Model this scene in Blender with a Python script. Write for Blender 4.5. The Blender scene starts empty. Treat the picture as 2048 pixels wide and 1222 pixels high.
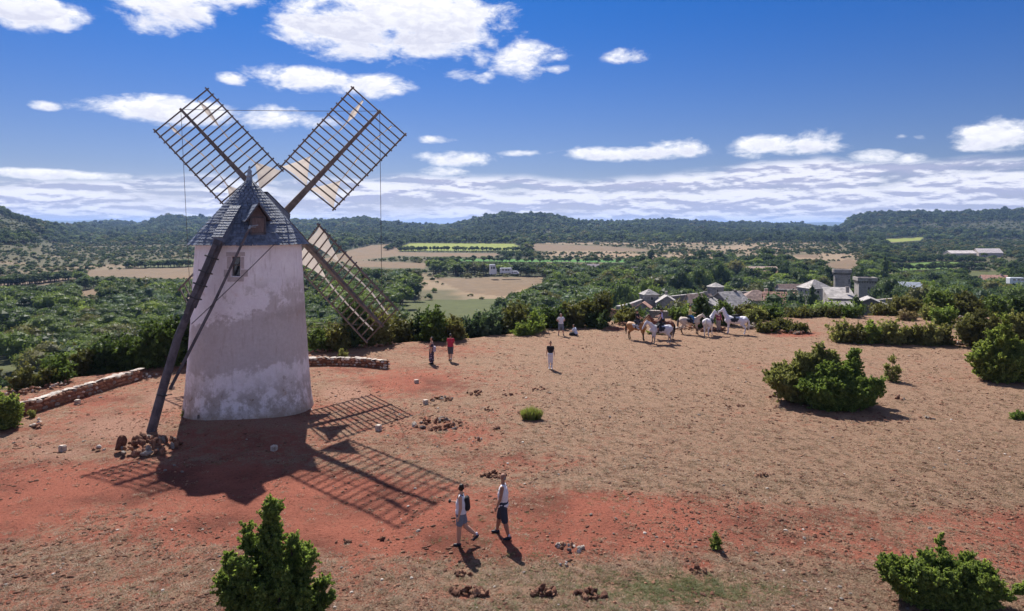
import bpy, bmesh, math, random
import numpy as np
from mathutils import Vector, Matrix
import mathutils
R_ = math.radians
random.seed(7)
RNG = np.random.default_rng(11)
S = bpy.context.scene
COL = S.collection

# ------------------------------------------------------------------ camera
cam_d = bpy.data.cameras.new('camera')
cam = bpy.data.objects.new('camera', cam_d); COL.objects.link(cam)
CH = 9.0; FP = 1365.0; HY = 452.0          # eye height, focal length in photo pixels, horizon row
cam.location = (0, 0, CH)
cam.rotation_euler = (R_(90), 0, 0)
cam_d.sensor_width = 36; cam_d.lens = 36 * FP / 2048
cam_d.shift_y = -(611 - HY) / 2048
cam_d.clip_start = .1; cam_d.clip_end = 60000
S.camera = cam

# ------------------------------------------------------------------ sun, sky, exposure
SUN_EL = R_(46.0); SUN_AZ = R_(-18.0)       # azimuth measured from +Y towards +X
SUN_STRENGTH = 5.0; SKY_STRENGTH = 0.085; EXPOSURE = 0.77
sd = bpy.data.lights.new('sun', 'SUN'); sun = bpy.data.objects.new('sun', sd); COL.objects.link(sun)
sd.energy = SUN_STRENGTH; sd.angle = R_(.53); sd.color = (1.0, .95, .88)
sv = Vector((math.sin(SUN_AZ)*math.cos(SUN_EL), math.cos(SUN_AZ)*math.cos(SUN_EL), math.sin(SUN_EL)))
sun.rotation_euler = sv.to_track_quat('Z', 'Y').to_euler(); sun.location = (-30, 60, 90)
S.view_settings.view_transform = 'Standard'; S.view_settings.look = 'None'
S.view_settings.exposure = EXPOSURE; S.view_settings.gamma = 1.0
S.view_settings.use_curve_mapping = False
S.render.engine = 'CYCLES'
S.cycles.use_denoising = True
S.cycles.max_bounces = 6; S.cycles.diffuse_bounces = 3; S.cycles.transparent_max_bounces = 8
S.cycles.volume_bounces = 0; S.cycles.transmission_bounces = 3
S.cycles.use_adaptive_sampling = True; S.cycles.adaptive_threshold = 0.01

class NT:
    """tiny helper to write node trees as expressions"""
    def __init__(s, nt): s.t = nt; s.n = nt.nodes; s.l = nt.links
    def new(s, typ, **k):
        n = s.n.new(typ)
        for a, v in k.items(): setattr(n, a, v)
        return n
    def put(s, inp, v):
        if hasattr(v, 'links') or isinstance(v, bpy.types.NodeSocket): s.l.new(v, inp)
        elif v is not None:
            try: inp.default_value = v
            except Exception: inp.default_value = tuple(v) + (1,)
    def m(s, op, a, b=None, c=None, clamp=False):
        n = s.new('ShaderNodeMath', operation=op); n.use_clamp = clamp
        for i, v in enumerate((a, b, c)):
            if v is not None: s.put(n.inputs[i], v)
        return n.outputs[0]
    def vm(s, op, a, b=None):
        n = s.new('ShaderNodeVectorMath', operation=op)
        s.put(n.inputs[0], a)
        if b is not None: s.put(n.inputs[1], b)
        return n.outputs[0]
    def noise(s, vec, scale, detail=4, rough=.55, dist=0.0, typ=None):
        n = s.new('ShaderNodeTexNoise'); s.put(n.inputs['Vector'], vec)
        n.inputs['Scale'].default_value = scale; n.inputs['Detail'].default_value = detail
        n.inputs['Roughness'].default_value = rough; n.inputs['Distortion'].default_value = dist
        return n.outputs['Fac']
    def ss(s, v, a, b):
        n = s.new('ShaderNodeMapRange', interpolation_type='SMOOTHSTEP')
        s.put(n.inputs[0], v); n.inputs[1].default_value = a; n.inputs[2].default_value = b
        return n.outputs[0]
    def lin(s, v, a, b, c=0., d=1.):
        n = s.new('ShaderNodeMapRange'); s.put(n.inputs[0], v)
        for i, q in enumerate((a, b, c, d)): n.inputs[i+1].default_value = q
        return n.outputs[0]
    def mix(s, f, a, b, mode='MIX'):
        n = s.new('ShaderNodeMix', data_type='RGBA', blend_type=mode)
        s.put(n.inputs[0], f)
        for i, v in ((6, a), (7, b)):
            if isinstance(v, (tuple, list)): v = tuple(v)[:3] + (1,)
            s.put(n.inputs[i], v)
        return n.outputs[2]
    def xyz(s, x, y, z):
        n = s.new('ShaderNodeCombineXYZ')
        for i, v in enumerate((x, y, z)): s.put(n.inputs[i], v)
        return n.outputs[0]
    def sep(s, v):
        n = s.new('ShaderNodeSeparateXYZ'); s.put(n.inputs[0], v); return n.outputs

W = bpy.data.worlds.new('World'); S.world = W; W.use_nodes = True
W.node_tree.nodes.clear()
q = NT(W.node_tree)
sky = q.new('ShaderNodeTexSky', sky_type='NISHITA'); sky.sun_disc = False
sky.sun_elevation = SUN_EL; sky.sun_rotation = SUN_AZ
sky.altitude = 700; sky.air_density = 1.0; sky.dust_density = 0.6; sky.ozone_density = 2.5
tc = q.new('ShaderNodeTexCoord')
dx, dy, dz = q.sep(tc.outputs['Generated'])
az = q.m('ARCTAN2', dx, dy); el = q.m('ARCSINE', dz)
def ael(px, py):
    a = math.atan((px-1024)/FP); return a, math.atan((HY-py)/FP*math.cos(a))
# cloud positions: centre and half sizes measured in the photograph, turned into azimuth / elevation
CL = [(50,22,130,34),(0,-5,120,30),(340,0,130,44),(480,-14,60,26),(300,40,50,24),(700,55,150,60),(860,50,160,66),(780,20,220,50),(950,80,60,40),(600,50,50,40),(330,220,170,26),(540,236,70,24),(95,212,28,8),
      (620,160,110,26),(735,172,85,24),(465,158,32,10),(918,148,32,12),(1040,120,55,34),(1095,108,50,16),(968,157,20,8),
      (1235,112,52,14),(1280,305,140,16),(1340,296,75,17),(1570,290,120,22),(1620,282,75,24),(1990,272,85,30),(1950,295,50,10),
      (915,318,75,14),(880,345,48,11),(1050,306,50,6),(1750,312,48,12),(90,348,170,11),(870,278,36,7),
      (1800,275,14,6),(1838,276,16,5),(1115,138,20,8),(1830,318,40,10),(640,245,50,14)]
nv = q.xyz(q.m('MULTIPLY', az, 1.0), q.m('MULTIPLY', el, 1.9), 0.0)
nv = q.vm('MULTIPLY', nv, (1.0, 1.15, 1.0))
n1 = q.noise(nv, 14.0, 10, .64, .35)
n3 = q.noise(nv, 42.0, 6, .65, .3)
best = None; above = None
for (px, py, hw, hh) in CL:
    a0, e0 = ael(px, py); ra = hw/FP*math.cos(a0)**2*1.1; re_ = hh/FP*math.cos(a0)*1.15
    ax = q.m('DIVIDE', q.m('SUBTRACT', az, a0), ra)
    ey = q.m('DIVIDE', q.m('SUBTRACT', el, e0), re_)
    d = q.m('SUBTRACT', 1.0, q.m('ADD', q.m('MULTIPLY', ax, ax), q.m('MULTIPLY', ey, ey)))
    wgt = min(1.5, .45+hw/140.)
    d = q.m('MULTIPLY', d, wgt)
    best = d if best is None else q.m('MAXIMUM', best, d)
    bt = q.m('MULTIPLY', q.lin(ey, .2, -1.0), q.m('GREATER_THAN', d, -.3))
    above = bt if above is None else q.m('MAXIMUM', above, bt)
# unseen fair-weather clouds outside the view, cover raised to add fill light
far_n = q.noise(q.xyz(q.m('MULTIPLY', az, 1.0), q.m('MULTIPLY', el, 2.2), 3.0), 2.6, 3, .5)
inview = q.m('MULTIPLY', q.ss(q.m('ABSOLUTE', az), .80, .66), q.ss(el, .42, .34))
other = q.m('SUBTRACT', q.m('MULTIPLY', q.m('SUBTRACT', far_n, .525), 9.0), q.m('MULTIPLY', inview, 30.0))
best = q.m('MAXIMUM', best, other)
best = q.m('MAXIMUM', best, -2.0)
cum = q.m('ADD', q.m('MULTIPLY', best, 1.55), q.m('ADD', q.m('MULTIPLY', q.m('SUBTRACT', n1, .56), 6.2), q.m('MULTIPLY', q.m('SUBTRACT', n3, .5), 2.2)))
cum_a = q.m('POWER', q.lin(cum, -.5, 1.15), 1.6)
cum_b = q.m('MULTIPLY', q.m('ADD', q.m('MULTIPLY', above, .8), q.m('MULTIPLY', q.ss(n3, .60, .40), .45), clamp=True), q.ss(cum, .5, 1.5))
# low stratocumulus band along the horizon, seen edge on
bv = q.xyz(q.m('MULTIPLY', az, 1.0), q.m('MULTIPLY', el, 4.6), 1.7)
b1 = q.noise(bv, 11.0, 9, .60, .15)
b2 = q.noise(q.vm('ADD', bv, (0.004, 0.022, 0.0)), 11.0, 9, .60, .15)
topel = q.m('ADD', q.lin(az, -.62, .62, .062, .088), q.m('MULTIPLY', q.m('SUBTRACT', q.noise(q.xyz(az, 0.0, 4.0), 4.0, 3, .5), .5), .07))
bandm = q.m('MULTIPLY', q.ss(q.m('SUBTRACT', topel, el), -.004, .012), q.ss(el, -.03, .002))
band = q.m('ADD', q.m('MULTIPLY', q.m('SUBTRACT', b1, .50), 6.0), q.lin(az, -.62, .3, .30, .85))
band_a = q.m('MULTIPLY', q.lin(band, -.6, 1.0), bandm)
shade_b = q.ss(q.m('SUBTRACT', b2, b1), -.045, .06)
alpha = q.m('MAXIMUM', cum_a, band_a)
# sky colour: Nishita, a little deeper overhead
hsv = q.new('ShaderNodeHueSaturation'); hsv.inputs['Saturation'].default_value = 1.12; hsv.inputs['Hue'].default_value = .508
q.put(hsv.inputs['Color'], sky.outputs[0])
skyc = q.mix(1.0, sky.outputs[0], q.mix(q.ss(el, -.04, .36), (.37, .345, .43), (.055, .265, .60)), 'MULTIPLY')
CW = 7.3
skyc = q.mix(q.m('MULTIPLY', q.ss(el, .085, -.01), .8), skyc, (4.1, 4.2, 5.4))
cum_col = q.mix(q.m('MULTIPLY', cum_b, .75), (CW*1.02, CW*1.02, CW*1.06), (CW*.60, CW*.62, CW*.78))
band_col = q.mix(shade_b, (CW*.92, CW*.92, CW*1.0), (CW*.46, CW*.48, CW*.66))
isband = q.m('GREATER_THAN', band_a, cum_a)
cloud = q.mix(isband, cum_col, band_col)
final = q.mix(alpha, skyc, cloud)
bg = q.new('ShaderNodeBackground'); q.put(bg.inputs[0], final); bg.inputs[1].default_value = SKY_STRENGTH
wo = q.new('ShaderNodeOutputWorld'); q.l.new(bg.outputs[0], wo.inputs[0])

# ------------------------------------------------------------------ helpers
def tag(o, label=None, cat=None, group=None, kind=None):
    if label: o['label'] = label
    if cat: o['category'] = cat
    if group: o['group'] = group
    if kind: o['kind'] = kind
    return o
def link(o, parent=None):
    COL.objects.link(o)
    if parent is not None: o.parent = parent
    return o
def empty(name, loc, rz=0.):
    o = bpy.data.objects.new(name, None); o.empty_display_size = .3
    o.location = loc; o.rotation_euler = (0, 0, rz); COL.objects.link(o); return o
def thing(name, loc, rz, label, cat, group=None):
    return tag(empty(name, loc, rz), label, cat, group)
def mesh_np(name, V, F, mats=(), smooth=False, midx=None):
    """V (n,3) array, F (m,k) int array or list of such arrays (3 and 4 gons)"""
    me = bpy.data.meshes.new(name)
    if not isinstance(F, (list, tuple)): F = [F]
    F = [np.asarray(f, dtype=np.int32) for f in F if len(f)]
    V = np.asarray(V, dtype=np.float32)
    me.vertices.add(len(V)); me.vertices.foreach_set('co', V.ravel())
    nl = sum(f.size for f in F); npoly = sum(len(f) for f in F)
    me.loops.add(nl); me.polygons.add(npoly)
    me.loops.foreach_set('vertex_index', np.concatenate([f.ravel() for f in F]))
    tot = np.concatenate([np.full(len(f), f.shape[1], np.int32) for f in F])
    st = np.concatenate([[0], np.cumsum(tot)[:-1]]).astype(np.int32)
    me.polygons.foreach_set('loop_start', st); me.polygons.foreach_set('loop_total', tot)
    me.polygons.foreach_set('use_smooth', np.full(npoly, bool(smooth)))
    if midx is not None: me.polygons.foreach_set('material_index', np.asarray(midx, np.int32))
    for m in mats: me.materials.append(m)
    me.update(calc_edges=True); me.validate()
    return me
class MB:
    """collects shapes into one mesh"""
    def __init__(s): s.V = []; s.F3 = []; s.F4 = []; s.n = 0
    def add(s, V, F):
        V = np.asarray(V, float); F = np.asarray(F)
        (s.F3 if F.shape[1] == 3 else s.F4).append(F + s.n); s.V.append(V); s.n += len(V); return s
    def multi(s, V, Fs):
        V = np.asarray(V, float)
        for F in Fs:
            F = np.asarray(F)
            if len(F): (s.F3 if F.shape[1] == 3 else s.F4).append(F + s.n)
        s.V.append(V); s.n += len(V); return s
    def box(s, c, d, M=None, taper=1.0):
        v = np.array([(x, y, z) for z in (-1, 1) for y in (-1, 1) for x in (-1, 1)], float) * .5
        v[4:, :2] *= taper
        v = v * np.array(d)
        if M is not None: v = v @ np.array(M.to_3x3()).T
        v = v + np.array(c)
        return s.add(v, [(0,2,3,1),(4,5,7,6),(0,1,5,4),(2,6,7,3),(0,4,6,2),(1,3,7,5)])
    def beam(s, a, b, w, h=None, up=(0,0,1), w2=None, h2=None):
        a = np.array(a, float); b = np.array(b, float); h = h or w; w2 = w2 or w; h2 = h2 or (h if w2 == w else h*w2/w)
        d = b - a; d /= np.linalg.norm(d); u = np.array(up, float)
        if abs(d @ u) > .98: u = np.array((1., 0, 0))
        x = np.cross(d, u); x /= np.linalg.norm(x); y = np.cross(x, d)
        v = []
        for p, ww, hh in ((a, w, h), (b, w2, h2)):
            for i, j in ((-1,-1),(1,-1),(1,1),(-1,1)): v.append(p + x*i*ww/2 + y*j*hh/2)
        return s.add(v, [(3,2,1,0),(4,5,6,7),(0,1,5,4),(1,2,6,5),(2,3,7,6),(3,0,4,7)])
    def tube(s, pts, rad, n=8, cap=True):
        pts = [np.array(p, float) for p in pts]
        if not hasattr(rad, '__len__'): rad = [rad]*len(pts)
        V = []; prev = None
        for i, p in enumerate(pts):
            d = pts[min(i+1, len(pts)-1)] - pts[max(i-1, 0)]; d /= np.linalg.norm(d)+1e-12
            if prev is None:
                u = np.array((0,0,1.)) if abs(d[2]) < .9 else np.array((1.,0,0))
                x = np.cross(d, u)
            else: x = prev - d*(prev@d)
            x /= np.linalg.norm(x); prev = x; y = np.cross(d, x)
            for k in range(n):
                a = 2*math.pi*k/n; V.append(p + rad[i]*(math.cos(a)*x + math.sin(a)*y))
        F = [(i*n+k, i*n+(k+1)%n, (i+1)*n+(k+1)%n, (i+1)*n+k) for i in range(len(pts)-1) for k in range(n)]
        fs = [F]
        if cap:
            V.append(pts[0]); V.append(pts[-1]); a, b = len(V)-2, len(V)-1; o = (len(pts)-1)*n
            fs.append([(a, (k+1)%n, k) for k in range(n)] + [(b, o+k, o+(k+1)%n) for k in range(n)])
        return s.multi(V, fs)
    def build(s, name, mat, parent=None, smooth=False, loc=None):
        V = np.concatenate(s.V); Fs = []
        if s.F3: Fs.append(np.concatenate(s.F3))
        if s.F4: Fs.append(np.concatenate(s.F4))
        me = mesh_np(name, V, Fs, [mat] if mat else [], smooth)
        o = bpy.data.objects.new(name, me); link(o, parent)
        if loc is not None: o.location = loc
        return o

def hash2(i, j, s=0):
    h = (i.astype(np.int64)*374761393 + j.astype(np.int64)*668265263 + s*974711) & 0xffffffff
    h = ((h ^ (h >> 13))*1274126177) & 0xffffffff
    return ((h ^ (h >> 16)) & 0xffffff)/float(0xffffff)
def vnoise(x, y, s=0):
    xi = np.floor(x); yi = np.floor(y); fx = x-xi; fy = y-yi
    fx = fx*fx*(3-2*fx); fy = fy*fy*(3-2*fy)
    a = hash2(xi, yi, s); b = hash2(xi+1, yi, s); c = hash2(xi, yi+1, s); d = hash2(xi+1, yi+1, s)
    return (a*(1-fx)+b*fx)*(1-fy)+(c*(1-fx)+d*fx)*fy
def fbm(x, y, oct=4, s=0):
    r = 0; a = .5; t = 0
    for k in range(oct):
        r = r + a*vnoise(x*2**k+17*k, y*2**k-9*k, s+k); t += a; a *= .5
    return r/t - .5
def sst(x): x = np.clip(x, 0, 1); return x*x*(3-2*x)

# ------------------------------------------------------------------ materials
def mat(name, col, rough=.8, col2=None, scale=4., bump=.0, bscale=30., coord='Object', island=0., metal=0., spec=.3, stretch=None, rand=0.):
    m = bpy.data.materials.new(name); m.use_nodes = True; t = NT(m.node_tree)
    bs = t.n['Principled BSDF']
    tcn = t.new('ShaderNodeTexCoord'); v = tcn.outputs[coord]
    if stretch: v = t.vm('MULTIPLY', v, stretch)
    c = col
    if col2 is not None: c = t.mix(t.ss(t.noise(v, scale, 5, .6), .35, .65), col, col2)
    if island or rand:
        src = t.new('ShaderNodeNewGeometry').outputs['Random Per Island'] if island else t.new('ShaderNodeObjectInfo').outputs['Random']
        h = t.new('ShaderNodeHueSaturation'); a = island or rand
        t.put(h.inputs['Value'], t.lin(src, 0, 1, 1-a, 1+a)); t.put(h.inputs['Color'], c if not isinstance(c, tuple) else c+(1,))
        c = h.outputs[0]
    t.put(bs.inputs['Base Color'], c if not isinstance(c, tuple) else c[:3]+(1,))
    bs.inputs['Roughness'].default_value = rough; bs.inputs['Metallic'].default_value = metal
    bs.inputs['Specular IOR Level'].default_value = spec
    if bump:
        b = t.new('ShaderNodeBump'); b.inputs['Strength'].default_value = bump; b.inputs['Distance'].default_value = .05
        t.put(b.inputs['Height'], t.noise(v, bscale, 4, .65)); t.l.new(b.outputs[0], bs.inputs['Normal'])
    return m
def foliage(name, col, col2, trans=.42, rand=.38, nscale=.6):
    m = bpy.data.materials.new(name); m.use_nodes = True; t = NT(m.node_tree)
    bs = t.n['Principled BSDF']; out = t.n['Material Output']
    geo = t.new('ShaderNodeNewGeometry'); oi = t.new('ShaderNodeObjectInfo')
    isl = geo.outputs['Random Per Island']
    c = t.mix(isl, col, col2)
    tcn = t.new('ShaderNodeTexCoord')
    big = t.noise(tcn.outputs['Object'], nscale, 2, .5)
    h = t.new('ShaderNodeHueSaturation'); t.put(h.inputs['Color'], c)
    val = t.m('ADD', t.lin(oi.outputs['Random'], 0, 1, 1-rand, 1+rand), t.m('MULTIPLY', t.m('SUBTRACT', big, .5), .5))
    t.put(h.inputs['Value'], val); t.put(h.inputs['Hue'], t.lin(oi.outputs['Random'], 0, 1, .51, .485))
    t.l.new(h.outputs[0], bs.inputs['Base Color']); bs.inputs['Roughness'].default_value = .55
    bs.inputs['Specular IOR Level'].default_value = .12
    tr = t.new('ShaderNodeBsdfTranslucent'); bright = t.mix(.5, h.outputs[0], t.mix(1.0, h.outputs[0], (1.3, 1.35, .5), 'MULTIPLY'))
    t.put(tr.inputs['Color'], bright)
    mx = t.new('ShaderNodeMixShader'); mx.inputs[0].default_value = trans
    t.l.new(bs.outputs[0], mx.inputs[1]); t.l.new(tr.outputs[0], mx.inputs[2]); t.l.new(mx.outputs[0], out.inputs['Surface'])
    return m
FM = dict(
    mid=foliage('foliage_mid', (.070,.112,.032), (.13,.175,.05)),
    dark=foliage('foliage_dark', (.045,.078,.030), (.08,.115,.042)),
    light=foliage('foliage_light', (.11,.165,.04), (.19,.245,.06)),
    olive=foliage('foliage_olive', (.10,.105,.036), (.17,.165,.058)),
    blue=foliage('foliage_grey_green', (.085,.135,.08), (.15,.20,.115)),
    juniper=foliage('juniper_green', (.10,.155,.040), (.30,.36,.10), .55, .08),
    juniper2=foliage('juniper_olive', (.16,.17,.06), (.33,.33,.13), .52, .08),
    dry=foliage('dry_stems', (.25,.19,.10), (.40,.31,.17), .3, .2))
M_bark = mat('bark', (.09,.065,.045), .9, (.14,.105,.08), 8, .5, 30)
M_rock_red = mat('red_rock', (.26,.115,.065), .9, (.40,.22,.14), 3, .8, 14, rand=.3)
M_rock_grey = mat('grey_rock', (.34,.30,.27), .9, (.20,.15,.12), 3, .8, 14, rand=.25)
M_rock_pale = mat('pale_limestone', (.62,.56,.50), .9, (.42,.33,.27), 3, .6, 14, rand=.15)
M_rock_dark = mat('dark_red_rock', (.12,.05,.032), .9, (.22,.10,.06), 3, .8, 14, rand=.3)
# ------------------------------------------------------------------ terrain height
RIM = np.array([(-400,815),(-100,795),(0,784),(100,764),(200,750),(280,740),(370,714),(500,706),(620,703),(700,694),(790,686),(860,681),(960,677),(1060,665),(1120,651),(1200,642),(1300,637),(1600,633),(2048,633),(2500,635)], float)
SKYL = np.array([(-400,395),(-200,402),(0,424),(39,437),(78,448),(139,458),(183,449),(225,444),(268,449),(280,452),(300,445),(338,434),(374,438),(450,443),(588,445),(648,445),(702,441),(727,437),(763,446),(808,451),(846,455),(890,455),(935,446),(973,437),(1011,431),(1062,432),(1100,434),(1162,446),(1224,449),(1274,446),(1349,443),(1374,446),(1448,450),(1486,447),(1548,452),(1565,450),(1602,451),(1639,457),(1680,457),(1692,446),(1706,437),(1738,431),(1800,429),(1862,430),(1912,431),(1962,428),(2011,425),(2048,425),(2200,420),(2500,415)], float)
RDIST = np.array([(-400,950),(60,1150),(150,1700),(190,3200),(270,3200),(300,2500),(800,2500),(870,3000),(960,2200),(1150,2300),(1300,2700),(1660,3000),(1700,2200),(2500,2000)], float)
R0 = np.array([(-400,380),(60,420),(200,1500),(450,1500),(950,1100),(1300,1250),(1650,1900),(1720,1250),(2500,1000)], float)
FARS = np.array([(-400,446),(60,443),(100,441),(150,441.5),(180,440),(205,438.5),(250,441),(290,444),(340,446),(900,447),(1560,450),(1590,447),(1620,445),(1660,444),(1700,445),(1800,447),(2500,447)], float)
def ip(T, px): return np.interp(px, T[:,0], T[:,1])
def screen_x(X, Y): return 1024 + FP*X/np.maximum(Y, 6.)
def rim_of(px): return CH*FP/(ip(RIM, px)-HY)
def floor_z(Y): return np.interp(Y, [0,150,400,900,1500,2500,20000], [-24,-24.5,-24,-20,-13,-8,-8])
def elev(X, Y):
    X = np.asarray(X, float); Y = np.asarray(Y, float)
    px = np.clip(screen_x(X, Y), -400, 2500)
    yr = rim_of(px) + 1.2*(fbm(X*.11+3, X*.07, 3, 5))
    w = np.interp(px, [0,700,1100,2048], [85,88,135,175])
    d = np.clip((Y-yr)/w, 0, 1)
    fz = floor_z(Y)
    z = fz*(1-(1-d)**2)
    plate = (Y < yr)
    und = .22*fbm(X*.09, Y*.09, 3, 1) + .10*fbm(X*.5, Y*.5, 3, 2) + .05*fbm(X*2.2, Y*2.2, 3, 3)
    pass
    dm = np.hypot(X+13, Y-33.7); und = und*(.15+.85*sst((dm-4)/9))
    z = z + .27*np.exp(-((X+12.5)**2/9+(Y-30.6)**2/3.2))
    z = z + und*np.where(plate, 1., 1.)*np.clip(1-d*1.5, 0, 1) + sst(d)*2.2*fbm(X*.012, Y*.012, 4, 4)
    R = ip(RDIST, px); r0 = ip(R0, px)
    Zr = CH + (HY-ip(SKYL, px))/FP*R
    s = sst((Y-r0)/(R-r0)); fall = 1-sst((Y-R)/1800.)
    s = np.where(Y <= R, s, fall)
    z = z + (Zr-floor_z(R))*s + 9*fbm(X*.004, Y*.004, 5, 6)*s*(1-.6*sst((Y-R*.8)/(R*.2)))
    Rf = 11500.; Zf = CH + (HY-ip(FARS, px))/FP*Rf
    sf = sst((Y-7500)/(Rf-7500)); sf = np.where(Y <= Rf, sf, 1-sst((Y-Rf)/3000.))
    z = z + (Zf+8)*sf*(Y > 7400)
    return z
def z_at(x, y): return float(elev(np.array([x]), np.array([y]))[0])
def proj(X, Y, Z): return 1024+FP*X/Y, HY-FP*(Z-CH)/Y
def at(px, Y): return (px-1024)/FP*Y
def gnd(px, py):
    """point of the flat plateau seen at photo pixel px, py"""
    Y = CH*FP/(py-HY); X = at(px, Y)
    for _ in range(4):
        z = z_at(X, Y); Y = (CH-z)*FP/(py-HY); X = at(px, Y)
    return X, Y, z_at(X, Y)
def inpoly(x, y, P):
    r = np.zeros(x.shape, bool); n = len(P)
    for i in range(n):
        (x1, y1), (x2, y2) = P[i], P[(i+1) % n]
        c = ((y1 > y) != (y2 > y)) & (x < (x2-x1)*(y-y1)/((y2-y1) or 1e-9)+x1)
        r ^= c
    return r
# open fields of the valley (outlined by where they are seen from the mill hill)
GREEN=(.10,.16,.035); LGREEN=(.20,.23,.05); BGREEN=(.07,.17,.035); TAN=(.17,.122,.078); OLV=(.082,.092,.036)
FIELDS = [
 ([(812,600),(1002,596),(1002,622),(985,640),(940,660),(790,668),(792,625)], OLV),
 ([(868,556),(1085,552),(1098,562),(1040,578),(1010,592),(930,584)], TAN),
 ([(806,491),(820,486),(1030,487),(1048,500),(800,501)], LGREEN),
 ([(640,520),(700,500),(740,490),(792,487),(800,504),(1000,506),(985,515),(800,511),(690,522)], TAN),
 ([(910,517),(1260,519),(1262,524),(920,522)], BGREEN),
 ([(1060,488),(1210,492),(1300,499),(1290,502),(1070,501)], TAN),
 ([(165,540),(300,536),(430,533),(430,555),(330,556),(170,551)], TAN),
 ([(-60,558),(150,546),(160,556),(90,569),(-60,570)], TAN),
 ([(250,526),(330,519),(430,515),(430,531),(290,536)], OLV),
 ([(1772,527),(1880,522),(1962,527),(1905,536),(1800,541)], GREEN),
 ([(1768,478),(1850,474),(1842,480),(1784,484)], LGREEN),
 ([(1642,530),(1700,516),(1726,530),(1690,541)], TAN),
 ([(1590,508),(1640,510),(1636,516),(1592,514)], TAN),
 ([(1930,541),(2010,541),(1990,551),(1940,552)], OLV),
 ([(-60,722),(62,718),(62,735),(-60,742)], OLV),
 ([(140,582),(205,575),(200,590),(150,594)], TAN),
 ([(700,520),(860,526),(850,536),(700,533)], TAN),
]
def field_at(px, py):
    idx = np.full(px.shape, -1)
    for i, (P, c) in enumerate(FIELDS): idx[inpoly(px, py, P)] = i
    return idx
def scrub_amount(px, py):
    """0 = closed wood, 1 = open scrub"""
    a = sst((px-1040)/60)*sst((1770-px)/80)*sst((py-482)/6)*sst((534-py)/10)
    b = sst((470-px)/60)*sst((py-478)/20)*sst((560-py)/14)*.62
    c = sst((px-600)/40)*sst((900-px)/60)*sst((py-505)/8)*sst((560-py)/10)*.5
    d = sst((px-820)/30)*sst((1080-px)/40)*sst((py-548)/8)*sst((604-py)/6)*.85
    e = sst((px-1740)/60)*sst((py-478)/8)*sst((560-py)/20)*.45
    return np.maximum.reduce([a, b, c, d, e])

# ------------------------------------------------------------------ ground materials
def ground_material():
    m = bpy.data.materials.new('red_soil_and_dry_grass'); m.use_nodes = True; t = NT(m.node_tree)
    bs = t.n['Principled BSDF']; tcn = t.new('ShaderNodeTexCoord'); P = tcn.outputs['Object']
    at_ = t.new('ShaderNodeAttribute', attribute_name='soil'); soil = at_.outputs['Fac']
    pl = t.new('ShaderNodeAttribute', attribute_name='pale').outputs['Fac']
    gr = t.new('ShaderNodeAttribute', attribute_name='green').outputs['Fac']
    n_big = t.noise(P, .35, 5, .6); n_mid = t.noise(P, 1.6, 6, .7, .6); n_fin = t.noise(P, 9, 6, .75); n_vf = t.noise(P, 45, 5, .75)
    red = t.mix(n_fin, (.20,.060,.036), (.46,.152,.100))
    red = t.mix(t.ss(n_big, .4, .7), red, (.155,.048,.032))
    tan = t.mix(n_vf, (.10,.057,.036), (.51,.33,.22))
    tan = t.mix(t.ss(n_mid, .55, .75), tan, (.26,.115,.070))
    green = t.mix(n_vf, (.075,.082,.034), (.16,.155,.078))
    pale = t.mix(n_fin, (.42,.26,.19), (.29,.14,.092))
    k = t.m('ADD', soil, t.m('ADD', t.m('MULTIPLY', t.m('SUBTRACT', n_mid, .5), 1.5), t.m('ADD', t.m('MULTIPLY', t.m('SUBTRACT', n_fin, .5), 1.4), t.m('MULTIPLY', t.m('SUBTRACT', n_vf, .5), 1.4))))
    c = t.mix(t.m('MULTIPLY', t.ss(k, .30, .80), .94), tan, red)
    g = t.m('ADD', gr, t.m('ADD', t.m('MULTIPLY', t.m('SUBTRACT', n_big, .5), .8), t.m('MULTIPLY', t.m('SUBTRACT', n_fin, .5), 1.1)))
    c = t.mix(t.m('MULTIPLY', t.ss(g, .52, .72), .75), c, green)
    c = t.mix(t.m('MULTIPLY', t.ss(t.m('ADD', pl, t.m('MULTIPLY', t.m('SUBTRACT', n_mid, .5), .7)), .3, .8), .85), c, pale)
    spk = t.noise(P, 14, 3, .6)
    c = t.mix(t.m('MULTIPLY', t.ss(spk, .58, .66), .78), c, t.mix(1.0, c, (.40,.30,.28), 'MULTIPLY'))
    c = t.mix(t.m('MULTIPLY', t.ss(spk, .40, .32), .5), c, t.mix(1.0, c, (1.5,1.5,1.45), 'MULTIPLY'))
    t.put(bs.inputs['Base Color'], c); bs.inputs['Roughness'].default_value = .95; bs.inputs['Specular IOR Level'].default_value = .1
    b = t.new('ShaderNodeBump'); b.inputs['Strength'].default_value = .9; b.inputs['Distance'].default_value = .12
    hgt = t.m('ADD', t.m('MULTIPLY', n_fin, 1.0), t.m('MULTIPLY', n_vf, .55))
    t.put(b.inputs['Height'], hgt); t.l.new(b.outputs[0], bs.inputs['Normal'])
    return m
M_ground = ground_material()
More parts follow.
